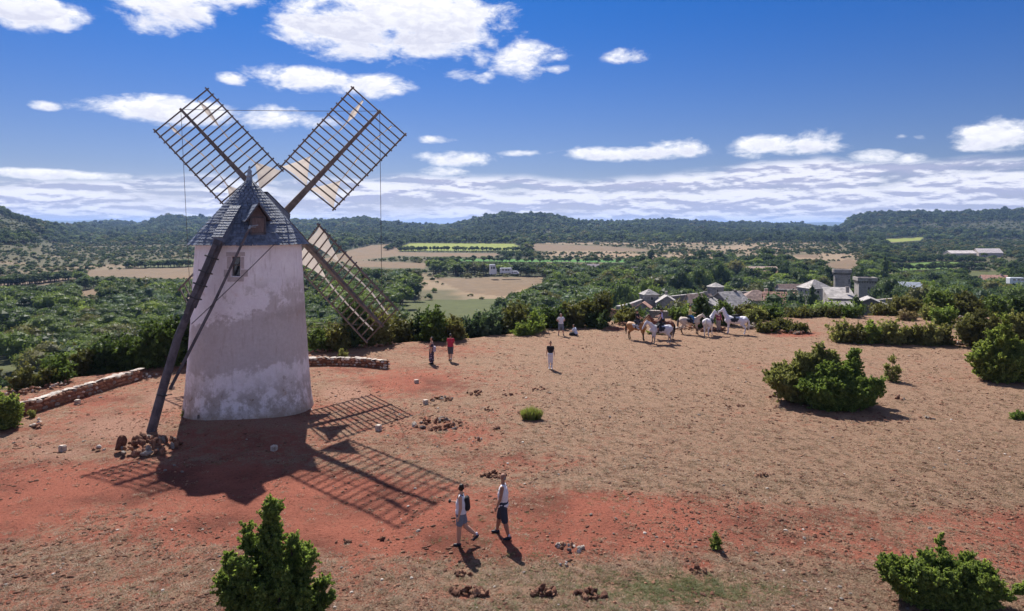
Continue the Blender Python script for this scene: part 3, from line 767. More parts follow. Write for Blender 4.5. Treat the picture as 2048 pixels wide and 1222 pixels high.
# ------------------------------------------------------------------ windmill
M_wood = mat('weathered_grey_timber', (.115,.093,.085), .85, (.19,.155,.14), 3, .5, 22, stretch=(1,1,1), rand=.12)
M_wood_dk = mat('dark_tail_pole_timber', (.058,.052,.060), .75, (.12,.108,.118), 2.5, .6, 18, spec=.5)
M_shing = mat('slate_grey_shingle', (.10,.12,.165), .6, (.16,.185,.24), 6, .4, 40, island=.22, spec=.45)
M_iron = mat('dark_iron', (.03,.028,.028), .6, spec=.5)
M_rope = mat('grey_rope', (.10,.09,.085), .9)
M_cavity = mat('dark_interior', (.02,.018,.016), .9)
M_glass = mat('window_glass', (.03,.035,.04), .08, spec=.8)
M_lead = mat('lead_finial', (.20,.24,.29), .5, (.30,.34,.38), 12, .2)
TC = (-12.98, 33.75)
def plaster_material():
    m = bpy.data.materials.new('old_lime_plaster'); m.use_nodes = True; t = NT(m.node_tree)
    bs = t.n['Principled BSDF']; tcn = t.new('ShaderNodeTexCoord'); P = tcn.outputs['Object']
    x, y, z = t.sep(P)
    nb = t.noise(P, .55, 5, .6); nm = t.noise(P, 1.5, 9, .70); nf = t.noise(P, 7, 6, .72); nv = t.noise(P, 28, 5, .7)
    streak = t.noise(t.vm('MULTIPLY', P, (5, 5, .7)), 1.0, 5, .65)
    white = t.mix(t.ss(t.m('ADD', nm, t.m('MULTIPLY', t.m('SUBTRACT', nf, .5), .8)), .3, .7), (.80,.73,.73), (.88,.83,.82))
    grey = t.mix(nf, (.32,.26,.23), (.44,.37,.33))
    brown = t.mix(nv, (.20,.14,.10), (.38,.29,.22))
    # grey render patch, 2.5 .. 4.8 m up, ragged outline, wider at the right hand side
    up = t.m('ADD', z, t.m('MULTIPLY', t.m('SUBTRACT', nm, .5), 2.3))
    side = t.m('MULTIPLY', x, .35)
    band = t.m('MULTIPLY', t.ss(t.m('ADD', up, t.m('MULTIPLY', side, -.2)), 2.1, 2.5), t.ss(t.m('ADD', up, t.m('MULTIPLY', x, -.18)), 4.85, 4.6))
    band = t.m('MULTIPLY', band, t.ss(t.m('ADD', x, t.m('MULTIPLY', nb, 1.2)), -2.0, -1.3))
    blot = t.m('MULTIPLY', t.ss(t.m('ADD', nm, t.m('MULTIPLY', x, .06)), .55, .68), t.m('MULTIPLY', t.ss(z, 4.0, 5.0), t.ss(z, 6.9, 5.8)))
    low = t.m('MULTIPLY', t.ss(nm, .40, .56), t.ss(t.m('ADD', z, t.m('MULTIPLY', nb, 1.4)), 3.4, 1.6))
    band = t.m('MULTIPLY', band, t.lin(nf, .3, .7, .55, 1.0))
    c = t.mix(t.m('MULTIPLY', band, .80), white, grey)
    c = t.mix(t.m('MULTIPLY', blot, .6), c, grey)
    c = t.mix(t.m('MULTIPLY', low, .78), c, t.mix(nf, grey, brown))
    c = t.mix(t.m('MULTIPLY', t.ss(streak, .54, .70), .42), c, (.38,.30,.26))
    foot = t.m('MULTIPLY', t.ss(t.m('ADD', z, t.m('MULTIPLY', nf, .5)), 1.0, .3), .75)
    c = t.mix(foot, c, t.mix(nf, (.30,.20,.13), (.42,.32,.23)))
    # bare stones showing where the plaster fell
    vor = t.new('ShaderNodeTexVoronoi'); vor.feature = 'DISTANCE_TO_EDGE'; vor.inputs['Scale'].default_value = 3.4
    t.put(vor.inputs['Vector'], t.vm('ADD', P, t.vm('MULTIPLY', t.xyz(nm, nf, nb), (.25, .25, .25))))
    bare = t.m('MULTIPLY', t.ss(nm, .60, .68), t.ss(z, 2.6, 1.2))
    c = t.mix(bare, c, t.mix(t.ss(vor.outputs[0], .02, .07), (.12,.09,.07), brown))
    c = t.mix(t.m('MULTIPLY', t.ss(nf, .66, .78), .6), c, (.22,.15,.11))
    ochre = t.noise(t.vm('ADD', P, (3, 7, 2)), 1.1, 4, .6)
    c = t.mix(t.m('MULTIPLY', t.ss(ochre, .60, .74), .4), c, (.46,.27,.15))
    t.put(bs.inputs['Base Color'], c); bs.inputs['Roughness'].default_value = .9; bs.inputs['Specular IOR Level'].default_value = .15
    b = t.new('ShaderNodeBump'); b.inputs['Strength'].default_value = .55; b.inputs['Distance'].default_value = .04
    h = t.m('ADD', t.m('MULTIPLY', nf, .8), t.m('ADD', t.m('MULTIPLY', nv, .35), t.m('MULTIPLY', low, -.25)))
    t.put(b.inputs['Height'], h); t.l.new(b.outputs[0], bs.inputs['Normal'])
    return m
M_plaster = plaster_material()
gz0 = 0.0
mill = thing('windmill', (TC[0], TC[1], gz0), 0, 'whitewashed round stone windmill with shingled cone roof and four lattice sails', 'windmill')
mz = -gz0    # photo heights are measured from z = 0
cdir = math.atan2(12.98, -33.75)     # angle (from +Y towards +X) of the direction to the camera
def polar(a_deg, r, z):
    """a_deg measured clockwise (to the right as seen by the camera) from the camera-facing line; the right is negative turn in world"""
    a = cdir - R_(a_deg); return np.array((r*math.sin(a), r*math.cos(a), z))
def wall_r(z):
    t = np.clip(z/8.2, 0, 1); return 2.99+(2.47-2.99)*t+.10*np.exp(-z*1.6)-.04
NA, NZ = 120, 84
aa = np.arange(NA)*3.0; zz_ = np.concatenate([[-.5], np.linspace(0, 8.3, NZ)])
A_, Zg = np.meshgrid(aa, zz_); 
rw = wall_r(np.maximum(Zg, 0)); rw = rw + .05*fbm(A_*.06, Zg*.7, 4, 51) + .03*fbm(A_*.25, Zg*2.5, 3, 52)
ang = cdir - np.radians(A_); Vw = np.stack([rw*np.sin(ang), rw*np.cos(ang), Zg+mz], -1)
idx = np.arange((NZ+1)*NA).reshape(NZ+1, NA)
keep = np.ones((NZ, NA), bool)
dz_ = 8.3/(NZ-1)
wi0 = int(round((6.72)/dz_))+1; wi1 = int(round(7.55/dz_))+1
# columns: angle a -> right of camera line is a>0. window 11 degrees to the left
wc = [((360-16)//3), ((360-16)//3)+1, ((360-16)//3)+2]
for c_ in wc: keep[wi0:wi1, c_] = False
hc = int((360-47)//3); keep[3:5, hc] = False
F = []
for r in range(NZ):
    for c_ in range(NA):
        if keep[r, c_]: F.append((idx[r, c_], idx[r+1, c_], idx[r+1, (c_+1) % NA], idx[r, (c_+1) % NA]))
wallmesh = mesh_np('tower_wall', Vw.reshape(-1, 3), np.array(F), [M_plaster], True)
tower = bpy.data.objects.new('tower_wall', wallmesh); link(tower, mill)
def opening(c0, c1, r0, r1, depth, nm):
    loop = [(r0, c) for c in range(c0, c1+1)]+[(r, c1) for r in range(r0+1, r1+1)]+[(r1, c) for c in range(c1-1, c0-1, -1)]+[(r, c0) for r in range(r1-1, r0, -1)]
    P = [Vw[r, c % NA] for r, c in loop]; Q = [np.array((p[0]*(1-depth/np.hypot(p[0], p[1])), p[1]*(1-depth/np.hypot(p[0], p[1])), p[2])) for p in P]
    n = len(P); mb = MB(); mb.add(P+Q, [(i, (i+1) % n, n+(i+1) % n, n+i) for i in range(n)])
    mb.build(nm, M_plaster, tower)
    return np.array(Q)
Q = opening(wc[0], wc[-1]+1, wi0, wi1, .38, 'window_reveal')
opening(hc, hc+1, 3, 5, .3, 'vent_reveal')
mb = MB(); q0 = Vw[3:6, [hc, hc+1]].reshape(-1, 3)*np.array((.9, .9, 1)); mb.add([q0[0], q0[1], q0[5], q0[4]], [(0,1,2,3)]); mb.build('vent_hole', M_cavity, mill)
# window frame and pane
wa = -(360-(wc[0]*3+wc[-1]*3+3)/2.); zc0 = Zg[wi0, 0]; zc1 = Zg[wi1, 0]; rwin = float(wall_r(7.1))-.2
cw = polar(wa, rwin, (zc0+zc1)/2+mz); Mw = Matrix.Rotation(-(cdir-R_(wa)), 3, 'Z')   # local +Y points outwards
hw_ = rwin*math.sin(R_(4.5)); hh_ = (zc1-zc0)/2
def wloc(x, y, z): return cw+np.array(Mw @ Vector((x, y, z)))
mb = MB()
for s_ in (-1, 1): mb.beam(wloc(s_*(hw_-.02), 0, -hh_), wloc(s_*(hw_-.02), 0, hh_), .05, .06)
for zq in (-hh_+.02, 0.05, hh_-.02): mb.beam(wloc(-hw_+.04, .003, zq), wloc(hw_-.04, .003, zq), .05, .04)
win = mb.build('window', M_wood, mill)
mb = MB(); mb.box(wloc(0, -.03, 0), (hw_*2, .01, hh_*2), Mw); mb.build('pane', M_glass, win)
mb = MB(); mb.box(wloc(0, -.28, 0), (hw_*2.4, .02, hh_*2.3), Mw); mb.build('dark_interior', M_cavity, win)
# smoothed grey surround on the wall: lintel, sill and jamb stones
M_surr = mat('grey_window_surround', (.46,.39,.37), .9, (.56,.49,.47), 5, .4, 25)
def wallstone(a0, a1, z0, z1, out=.018):
    n = 6; V = []
    for zz in (z0, z1):
        for k in range(n+1):
            a = a0+(a1-a0)*k/n
            for rr in (-.1, out): V.append(polar(a, float(wall_r(zz))+rr+.022, zz+mz))
    m = (n+1)*2; F = []
    for k in range(n):
        a = 2*k; F += [(a+1, a+3, m+a+3, m+a+1), (a, a+1, a+3, a+2), (m+a, m+a+2, m+a+3, m+a+1)]
    F += [(0, 1, m+1, m), (2*n, m+2*n, m+2*n+1, 2*n+1)]
    mb = MB(); mb.add(V, F); return mb.build('surround_stone', M_surr, mill)
wallstone(wa-10, wa+9, zc1+.02, zc1+.2); wallstone(wa-8, wa+8, zc0-.24, zc0-.03)
wallstone(wa-9, wa-5.2, zc0+.35, zc1-.02, .012); wallstone(wa-12, wa-5.2, zc0-.02, zc0+.3, .014)
wallstone(wa+5.2, wa+8.2, zc0+.35, zc1-.02, .012); wallstone(wa+5.2, wa+12, zc0-.02, zc0+.3, .014)

# ---- roof: boarded cone and shingles
RB, ZB, ZT = 2.72, 8.13, 11.38
def cone_r(z): return RB*(ZT-z)/(ZT-ZB)+.03
mb = MB(); n = 72
V = [(RB*.985*math.sin(2*math.pi*k/n), RB*.985*math.cos(2*math.pi*k/n), ZB+mz+.02) for k in range(n)]+[(0, 0, ZT+mz-.02)]+[(2.3*math.sin(2*math.pi*k/n), 2.3*math.cos(2*math.pi*k/n), ZB+mz+.06) for k in range(n)]
mb.multi(V, [[((k+1) % n, k, n) for k in range(n)], [(k, (k+1) % n, n+1+(k+1) % n, n+1+k) for k in range(n)]])
roof = mb.build('roof', M_wood_dk, mill)
g = np.random.default_rng(31)
n_az = np.array((math.sin(.181), math.cos(.181), 0.)); n_sd = np.array((math.cos(.181), -math.sin(.181), 0.))
def shingle(mb, p, tdir, down, nrm, w, l, th):
    a = p - tdir*w/2; b = p + tdir*w/2; d = down*l; j = abs(g.normal(0, .003))
    lift = nrm*(th*2.2+j); base = nrm*.004
    V = [a+base, b+base, b+d*(1+g.normal(0, .04))+lift*.6, a+d*(1+g.normal(0, .04))+lift*.6]
    V += [v+nrm*th for v in V]
    mb.add(V, [(0,3,2,1),(4,5,6,7),(0,1,5,4),(1,2,6,5),(2,3,7,6),(3,0,4,7)])
mb = MB(); rows = 23; slope = math.hypot(RB, ZT-ZB); ct, stt = RB/slope, (ZT-ZB)/slope
for r in range(rows):
    f0 = 1-(r+1.45)/rows; f1 = f0
    s_ = slope*(r/rows); z = ZB + (ZT-ZB)*(r+1.0)/rows; rr = cone_r(z)
    if rr < .10: continue
    cnt = max(9, int(2*math.pi*rr/.165)); off = g.uniform(0, 1)
    z += g.normal(0, .006)
    for k in range(cnt):
        a = 2*math.pi*(k+off)/cnt+g.normal(0, .004)
        o_ = np.array((math.sin(a), math.cos(a), 0.)); td = np.array((math.cos(a), -math.sin(a), 0.))
        down = o_*ct-np.array((0, 0, stt)); nrm = o_*stt+np.array((0, 0, ct))
        P = o_*rr+np.array((0, 0, z+mz+g.normal(0, .003)))
        w = 2*math.pi*rr/cnt*g.uniform(.92, 1.02)
        shingle(mb, P, td, down, nrm, w, slope/rows*1.3, .022)
sh_ = mb.build('shingle', M_shing, roof); sh_['kind'] = 'stuff'
mb = MB(); mb.tube([(0,0,ZT-.42+mz),(0,0,ZT-.12+mz),(0,0,ZT+.04+mz)],[.36,.15,.13],16); mb.tube([(0,0,ZT+mz),(0,0,ZT+.12+mz),(0,0,ZT+.2+mz),(0,0,ZT+.34+mz),(0,0,ZT+.42+mz),(0,0,ZT+.52+mz),(0,0,ZT+.62+mz)],[.13,.15,.10,.12,.05,.07,.005],14)
mb.build('finial', M_lead, roof, True)
# shed roof over the windshaft, on the far side
def shed_roof(name, dirv, side, r0, z0, r1, z1, hw, zbase, parent, mat_wall):
    mb = MB(); up = np.array((0, 0, 1.))
    A = dirv*r0+up*(z0+mz); B = dirv*r1+up*(z1+mz)
    V = [A-side*hw, A+side*hw, B+side*hw, B-side*hw]; V += [np.array((v[0], v[1], zbase+mz)) for v in V]
    mb.add(V, [(0,1,2,3),(0,3,7,4),(1,5,6,2),(3,2,6,7)])
    b = mb.build(name, mat_wall, parent)
    mb = MB(); d = B-A; L_ = np.linalg.norm(d); d /= L_; nrm = np.cross(side, d); nrm = nrm if nrm[2] > 0 else -nrm
    nr = int(L_/.19)+1
    for r in range(nr):
        nc = int(2*hw/.165)+1
        for k in range(nc):
            p = A+d*(L_*r/nr-.03)+side*(-hw-.03+(2*hw+.06)*(k+.5)/nc)+nrm*.01
            shingle(mb, p, side, d, nrm, (2*hw+.06)/nc*g.uniform(.88, 1.02), L_/nr*1.35, .017)
    s__ = mb.build('shingle', M_shing, b); s__['kind'] = 'stuff'
    return b
hood = shed_roof('windshaft_hood', n_az, n_sd, .5, 10.68, 2.75, 9.6, .66, 8.35, mill, M_shing)
# cover over the tail pole, on the near side
pole_top = np.array((-13.29-TC[0], 30.85-TC[1], 8.22)); pd = np.array((pole_top[0], pole_top[1], 0)); pd /= np.linalg.norm(pd)
ps = np.array((-pd[1], pd[0], 0))
shed_roof('tail_pole_cover', pd, ps, 1.35, 9.93, 2.95, 8.50, .24, 8.25, mill, M_shing)
# dormer
da = 9.0; dd = polar(da, 1, 0); dd[2] = 0; ds = np.array((-dd[1], dd[0], 0))
def dl(o_, s_, z): return dd*o_+ds*s_+np.array((0, 0, z+mz))
mb = MB()
# gable body: front wall at 2.22 m out
V = []
for o_ in (2.36, .9):
    for (s_, z) in ((-.34, 8.62), (.34, 8.62), (.34, 9.42), (0, 9.92), (-.34, 9.42)): V.append(dl(o_, s_, z))
mb.multi(V, [[(0,5,9,4),(1,2,7,6)], [(0,1,2),(0,2,4),(2,3,4)]])
dorm = mb.build('dormer', mat('brown_dormer_boards', (.095,.07,.07), .8, (.14,.105,.10), 5, .4, 30), mill)
Mdoor = mat('weathered_brown_shutter', (.14,.105,.10), .85, (.21,.16,.15), 4, .5, 25, stretch=(6,6,1))
for k in range(4):
    mb = MB(); s0 = -.27+k*.135; mb.beam(dl(2.375, s0+.065, 8.70), dl(2.375, s0+.065, 9.36), .125, .03, up=dd); mb.build('shutter_board', Mdoor, dorm)
mb = MB()
for s_ in (-1, 1): mb.beam(dl(2.39, s_*.31, 8.62), dl(2.39, s_*.31, 9.42), .07, .07, up=dd)
mb.beam(dl(2.39, -.34, 8.64), dl(2.39, .34, 8.64), .07, .08); mb.beam(dl(2.39, -.34, 9.40), dl(2.39, .34, 9.40), .06, .07)
mb.build('dormer_frame', M_wood_dk, dorm)
mb = MB(); mb.box(dl(2.5, -.3, 8.95)-0, (.34, .22, .03), Matrix.Rotation(-(cdir-R_(da)), 3, 'Z')); mb.build('drip_plate', M_lead, dorm)
for s_ in (-1, 1):
    mb = MB(); a = dl(2.66, 0, 10.06); b = dl(2.66, s_*.56, 9.24); c_ = dl(.8, s_*.56, 9.24); e = dl(.8, 0, 10.06)
    nn = np.cross(b-a, e-a); nn /= np.linalg.norm(nn); nn = nn if nn[2] > 0 else -nn
    V = [a, b, c_, e]; V += [v-nn*.04 for v in V]; mb.add(V, [(0,1,2,3),(7,6,5,4),(0,4,5,1),(1,5,6,2),(2,6,7,3),(3,7,4,0)])
    sl = mb.build('dormer_roof', M_wood_dk, dorm)
    mb = MB(); dn = b-a; L_ = np.linalg.norm(dn); dn /= L_
    for r in range(5):
        for k in range(10):
            p = a+dn*(L_*r/5-.01)-dd*(.02+1.86*(k+.5)/10)+nn*.004
            shingle(mb, p, -dd, dn, nn, .18*g.uniform(.88, 1), L_/5*1.3, .015)
    s__ = mb.build('shingle', M_shing, sl); s__['kind'] = 'stuff'
mb = MB(); mb.beam(dl(2.7, 0, 10.08), dl(.8, 0, 10.08), .09, .05); mb.build('ridge_board', M_shing, dorm)

# ---- sails: fitted cross of four lattice frames behind the cap
hubp = np.array((-12.80-TC[0], 37.80-TC[1], 9.50+mz)); az_, ti_, de_, be_ = .181, .130, -.038, -.387
nrm_ = np.array((math.sin(az_)*math.cos(ti_), math.cos(az_)*math.cos(ti_), math.sin(ti_)))
h_ = np.array((math.cos(az_), -math.sin(az_), 0.)); v_ = np.cross(h_, nrm_); v_ = v_ if v_[2] > 0 else -v_
mb = MB(); mb.tube([hubp-nrm_*3.9, hubp-nrm_*.5, hubp+nrm_*.45], [.30, .27, .24], 16)
shaft = mb.build('windshaft', M_wood, mill, False)
mb = MB()
for k in (-.42, .30, .46): mb.tube([hubp+nrm_*(k-.04), hubp+nrm_*(k+.04)], [.30, .30], 16)
mb.build('iron_band', M_iron, shaft)
def cloth_material():
    m = bpy.data.materials.new('sail_canvas'); m.use_nodes = True; t = NT(m.node_tree)
    bs = t.n['Principled BSDF']; out = t.n['Material Output']; P = t.new('ShaderNodeTexCoord').outputs['Object']
    c = t.mix(t.noise(P, 3, 5, .6), (.50,.44,.39), (.64,.58,.53))
    t.put(bs.inputs['Base Color'], c); bs.inputs['Roughness'].default_value = .9; bs.inputs['Specular IOR Level'].default_value = .1
    tr = t.new('ShaderNodeBsdfTranslucent'); t.put(tr.inputs[0], c); mx = t.new('ShaderNodeMixShader'); mx.inputs[0].default_value = .42
    t.l.new(bs.outputs[0], mx.inputs[1]); t.l.new(tr.outputs[0], mx.inputs[2]); t.l.new(mx.outputs[0], out.inputs[0]); return m
M_cloth = cloth_material()
tips = []
Li = {0: 2.35, 1: 1.95, 2: 2.1, 3: 2.0}
for k in range(4):
    a = de_+math.pi/4+k*math.pi/2
    E = math.cos(a)*h_+math.sin(a)*v_; T = -math.sin(a)*h_+math.cos(a)*v_; Wd = math.cos(be_)*T+math.sin(be_)*nrm_; Nn = np.cross(E, Wd)
    if Nn @ nrm_ < 0: Nn = -Nn
    P = lambda s_, w, o_=0.: hubp+E*s_+Wd*w+Nn*o_
    tips.append(P(8.25, 0))
    mb = MB(); mb.beam(P(.0, 0), P(4.2, 0), .40, .30, up=Nn, w2=.24, h2=.22); mb.beam(P(4.2, 0), P(8.30, 0), .24, .22, up=Nn, w2=.13, h2=.13)
    sail = mb.build('sail', M_wood, mill)
    nb = 16; Wf = 1.793
    for b in range(nb):
        s_ = Li[k]+(8.2-Li[k])*b/(nb-1)
        ex = .10+g.uniform(-.02, .03)
        mb = MB(); mb.beam(P(s_, -Wf-ex, .02), P(s_+g.normal(0, .012), Wf+ex, .02), .066, .06, up=Nn); mb.build('crossbar', M_wood, sail)
    for s_ in (-1, 1):
        mb = MB(); mb.beam(P(Li[k]-.12, s_*Wf, -.05), P(8.32, s_*Wf, -.05), .085, .07, up=Nn); mb.build('side_rail', M_wood, sail)
    # canvas: spread at the inner end, then twisted into a roll along the middle of each half
    for s_ in (-1, 1):
        N1 = 60; NW = 9; V = []
        s_in = Li[k]; half = s_ < 0 if k in (0,) else s_ > 0
        full = (k == 3)
        for i in range(N1+1):
            f = i/N1; s0 = s_in+(8.05-s_in)*f
            tri = 1.45 if not full else 2.2
            d = s0-s_in; outer = s_*(Wf-.04); inner = s_*.12
            cen = s_*(.92+.10*math.sin(f*7+k)) ; hwr = .028+.012*math.sin(f*40+k*3)
            if (k == 0 and s_ > 0) or (k == 1 and s_ < 0): hwr += .11*math.exp(-((f-.86)/.09)**2) 
            if k == 1 and s_ > 0: hwr += .06*math.exp(-((f-.93)/.04)**2)
            u = max(0., 1-d/tri); u = u**1.15
            lo = cen-hwr+(min(inner, outer)-cen+hwr)*u; hi = cen+hwr+(max(inner, outer)-cen-hwr)*u
            for j in range(NW):
                w = lo+(hi-lo)*j/(NW-1); sag = .10+.16*u*math.sin(math.pi*j/(NW-1))*(1.5 if full else 1)+.012*math.sin(w*22+f*9)*(u > .02)
                sag += (1-u)*(.04*math.cos(j/(NW-1)*2*math.pi))+.03*math.sin(f*11)
                V.append(P(s0, w, sag))
        F = [(i*NW+j, i*NW+j+1, (i+1)*NW+j+1, (i+1)*NW+j) for i in range(N1) for j in range(NW-1)]
        mb = MB(); mb.add(V, F); o = mb.build('sail_cloth', M_cloth, sail, True)
        mb = MB(); mb.beam(P(8.04, s_*.95, .1), P(8.2, s_*1.2, .03), .015); mb.build('cloth_tie', M_rope, sail)
    mb = MB(); mb.box(P(.0, 0), (.12, .12, .12)); 
# ropes from tip to tip
def rope(a, b, sag, nm='rope', r=.014, parent=mill, m_=M_rope):
    pts = [a+(b-a)*t+np.array((0, 0, -sag*4*t*(1-t))) for t in np.linspace(0, 1, 10)]
    mb = MB(); mb.tube(pts, r, 4); return mb.build(nm, m_, parent)
rope(tips[0], tips[1], .03); rope(tips[1], tips[2], .05); rope(tips[3], tips[0], .05); rope(tips[2], tips[3], .05)

# ---- tail pole and its strut
def w2l(p): return np.array(p, float)-np.array((TC[0], TC[1], gz0))
p0 = w2l((-15.76, 29.70, -.2)); p1 = w2l((-14.78, 30.22, 4.1)); p2 = w2l((-13.32, 30.82, 8.15)); p3 = p2+(p2-p1)*.05+np.array((0, .06, 0))
mb = MB(); mb.tube([p0, (p0+p1)/2+np.array((-.03, 0, 0)), p1, p2+(p1-p2)*.35], [.205, .19, .175, .15], 10)
tail = mb.build('tail_pole', M_wood_dk, mill, False)
mb = MB(); mb.beam(p1+(p2-p1)*.32+np.array((.02, -.02, .0)), p3, .34, .30, up=(0, -1, .2)); mb.beam(p1+(p2-p1)*.25+np.array((0, -.17, .02)), p2+np.array((0, -.17, .0)), .20, .12, up=(0, -1, .2)); mb.build('pole_splice', M_wood_dk, tail)
for f in (.42, .56, .70, .86):
    c_ = p1+(p2-p1)*f; d = (p2-p1)/np.linalg.norm(p2-p1); mb = MB(); mb.beam(c_-d*.03, c_+d*.03, .46, .50, up=(0, -1, .2)); mb.build('iron_strap', M_iron, tail)
mb = MB(); cc_ = p0+(p1-p0)*.42; d = (p1-p0)/np.linalg.norm(p1-p0); mb.tube([cc_-d*.03, cc_+d*.03], [.22, .22], 12); mb.tube([cc_+np.array((.15, -.1, 0)), cc_+np.array((.5, -.1, .03))], .025, 6); mb.build('iron_hook', M_iron, tail)
def wp(px, py, Y): return w2l((at(px, Y), Y, CH-(py-HY)/FP*Y))
sA = wp(498, 458, 31.0); sB = wp(340, 778, 30.05)
mb = MB(); mb.tube([sA, (sA+sB)/2+np.array((.04, 0, -.06)), sB], [.055, .07, .075], 8); mb.build('strut', M_wood_dk, tail)
mb = MB(); mb.tube([sA, sA+np.array((.02, .1, .14))], .05, 6); mb.tube([sA+np.array((0, .1, .12)), sA+np.array((.28, .35, .18))], .025, 6); mb.build('strut_bracket', M_lead, tail)
rope(wp(549, 488, 31.4), wp(383, 648, 30.2), .04, 'cable', .018)
rope(wp(395, 490, 32.6), wp(388, 552, 32.4), .02, 'hanging_chain', .035, mill, M_iron)

# ------------------------------------------------------------------ rocks
def rock_mesh(seed, flat=.7):
    r = np.random.default_rng(seed); V = IV.copy()
    for _ in range(7):
        d = r.normal(0, 1, 3); d /= np.linalg.norm(d); h = V@d; c = r.uniform(.45, .8); V = V-np.outer(np.maximum(h-c, 0), d)*.85
    V *= r.uniform(.75, 1.15, 3)*np.array((1, .85, flat)); V *= 1+r.normal(0, .035, (len(V), 1))
    return V
ROCKS = {}
for nm, mt in (('red', M_rock_red), ('grey', M_rock_grey), ('pale', M_rock_pale), ('dark', M_rock_dark)):
    ROCKS[nm] = [mesh_np('rock', rock_mesh(50+k), IF, [mt]) for k in range(5)]
def rock_obj(nm, kind_, parent, loc, sc, rot, k=None):
    o = bpy.data.objects.new(nm, random.choice(ROCKS[kind_])); link(o, parent)
    o.location = loc; o.scale = sc; o.rotation_euler = rot; return o
gr_ = np.random.default_rng(41)
def rock_pile(px, py, wpx, hpx, n, kinds, label, size=(.08, .2), name='stone_pile', group='stone heaps on the hilltop', ring=False):
    X, Y, Z = gnd(px, py); rx = wpx/2/FP*Y; ry = hpx/FP*Y*Y/CH*.6; 
    t = thing(name, (X, Y, Z), 0, label, 'stone pile', group)
    for k in range(n):
        a = gr_.uniform(0, 2*math.pi); u = math.sqrt(gr_.uniform(.55 if ring else 0, 1))
        x, y = rx*u*math.cos(a), ry*u*math.sin(a); s_ = gr_.uniform(*size)
        kd = kinds[int(gr_.integers(len(kinds)))]
        zz = z_at(X+x, Y+y)-Z
        rock_obj('rock', kd, t, (x, y, zz+s_*.25+(0 if ring else max(0, (.7-u))*size[1]*1.6)), (s_, s_*gr_.uniform(.7, 1.1), s_*gr_.uniform(.6, 1)), tuple(gr_.uniform(0, 6, 3)*np.array((.15, .15, 1))))
    return t
# heap at the foot of the tail pole
X, Y, Z = gnd(288, 905); t = thing('stone_heap', (X, Y, Z), 0, 'big heap of rough stones wedged round the foot of the tail pole', 'stone pile', 'stone heaps on the hilltop')
for k in range(70):
    a = gr_.uniform(0, 2*math.pi); u = math.sqrt(gr_.uniform(0, 1)); x = 1.15*u*math.cos(a)+.1; y = .9*u*math.sin(a)+.35; s_ = gr_.uniform(.09, .21)
    rock_obj('rock', ('red','grey','dark','red','dark')[int(gr_.integers(5))], t, (x, y, .1+.5*(1-u)**1.0+s_*.2), (s_, s_*.9, s_*.8), tuple(gr_.uniform(0, 6, 3)))
rock_obj('boulder', 'dark', t, (-.98, .1, .36), (.30, .3, .42), (.3, .2, 1)); rock_obj('boulder', 'grey', t, (-.55, -.45, .14), (.26, .2, .2), (.1, .2, 2)); rock_obj('boulder', 'grey', t, (.35, -.5, .13), (.24, .2, .19), (.1, .1, 4)); rock_obj('boulder', 'red', t, (-.12, -.42, .12), (.2, .17, .17), (.3, .1, 3))
PILES = [
 (880,850,105,22,46,'rrdg','wide heap of red stones on the slope right of the sail shadows',(.08,.19),0),
 (885,799,52,8,20,'rdg','scatter of red stones beside a white stone block, above the wide heap',(.07,.15),0),
 (950,787,34,7,15,'rd','small red stone heap uphill from the woman in black top, left one of the row',(.07,.14),0),
 (1016,790,22,3,8,'rd','smallest red stone heap in the row above the grass tussock',(.06,.12),0),
 (1077,778,26,5,10,'rd','little red stone heap furthest uphill near the woman in white trousers',(.07,.13),0),
 (979,819,24,4,8,'rd','little dark stone heap left of the grass tussock',(.07,.13),0),
 (993,856,12,5,6,'dr','single dark stone clump below and left of the grass tussock',(.09,.14),0),
 (950,880,40,7,10,'rp','flat spread of broken orange stones right of the wide red heap',(.05,.10),0),
 (985,952,50,9,20,'drd','dark red rubble on the ground behind the bald man in the sleeveless shirt',(.06,.13),0),
 (1142,1098,58,18,13,'prgp','pile of white and orange rocks right of the two walkers',(.06,.16),0),
 (1130,1130,34,6,6,'pg','few pale loose stones below the white and orange rocks',(.04,.08),0),
 (75,856,26,4,6,'rd','stones at the foot of the pale stacked blocks near the left wall',(.06,.12),0),
 (197,901,22,4,6,'rrp','little group of orange stones left of the big heap',(.07,.13),0),
 (300,752,30,5,8,'rp','rubble lying beyond the left wall end beside the windmill',(.08,.18),0),
 (1470,812,40,4,12,'rd','low spread of reddish stones left of the big juniper',(.05,.11),0),
 (1800,798,16,4,4,'rg','orange and grey stones right of the big juniper shadow',(.10,.16),0),
 (1852,838,30,3,6,'dg','flat dark stones in the dry grass right of the big juniper',(.07,.12),0),
 (1525,952,40,4,10,'dr','low dark rubble in the middle of the dry grass',(.05,.10),0),
 (1550,795,22,4,3,'gd','two dark stones at the left foot of the big juniper',(.13,.18),0),
 (940,1188,80,12,30,'drd','dark red stones in a hollow at the bottom of the picture, left one',(.06,.15),0),
 (1085,1188,56,9,20,'drd','dark red stones in the middle hollow near the bottom',(.06,.14),0),
 (1180,1190,60,16,26,'drd','dark stones in the right hollow below the white rocks',(.06,.15),0),
 (1395,1143,36,8,12,'dr','dark earth clods beside a hollow right of the white rocks',(.05,.11),0),
 (685,1085,30,4,10,'rd','broken red clods on the ground right of the front juniper',(.05,.09),0),
 (765,1080,26,4,8,'rd','broken red clods between the front juniper and the two walkers',(.04,.08),0),
 (925,1150,50,6,14,'rdr','loose dark stones under the shadow of the woman walker',(.04,.09),0),
]
KD = dict(r='red', g='grey', p='pale', d='dark')
for (px, py, w_, h__, n_, ks, lb, sz, ring) in PILES: rock_pile(px, py, w_, h__, n_, [KD[c] for c in ks], lb, sz, ring=bool(ring))
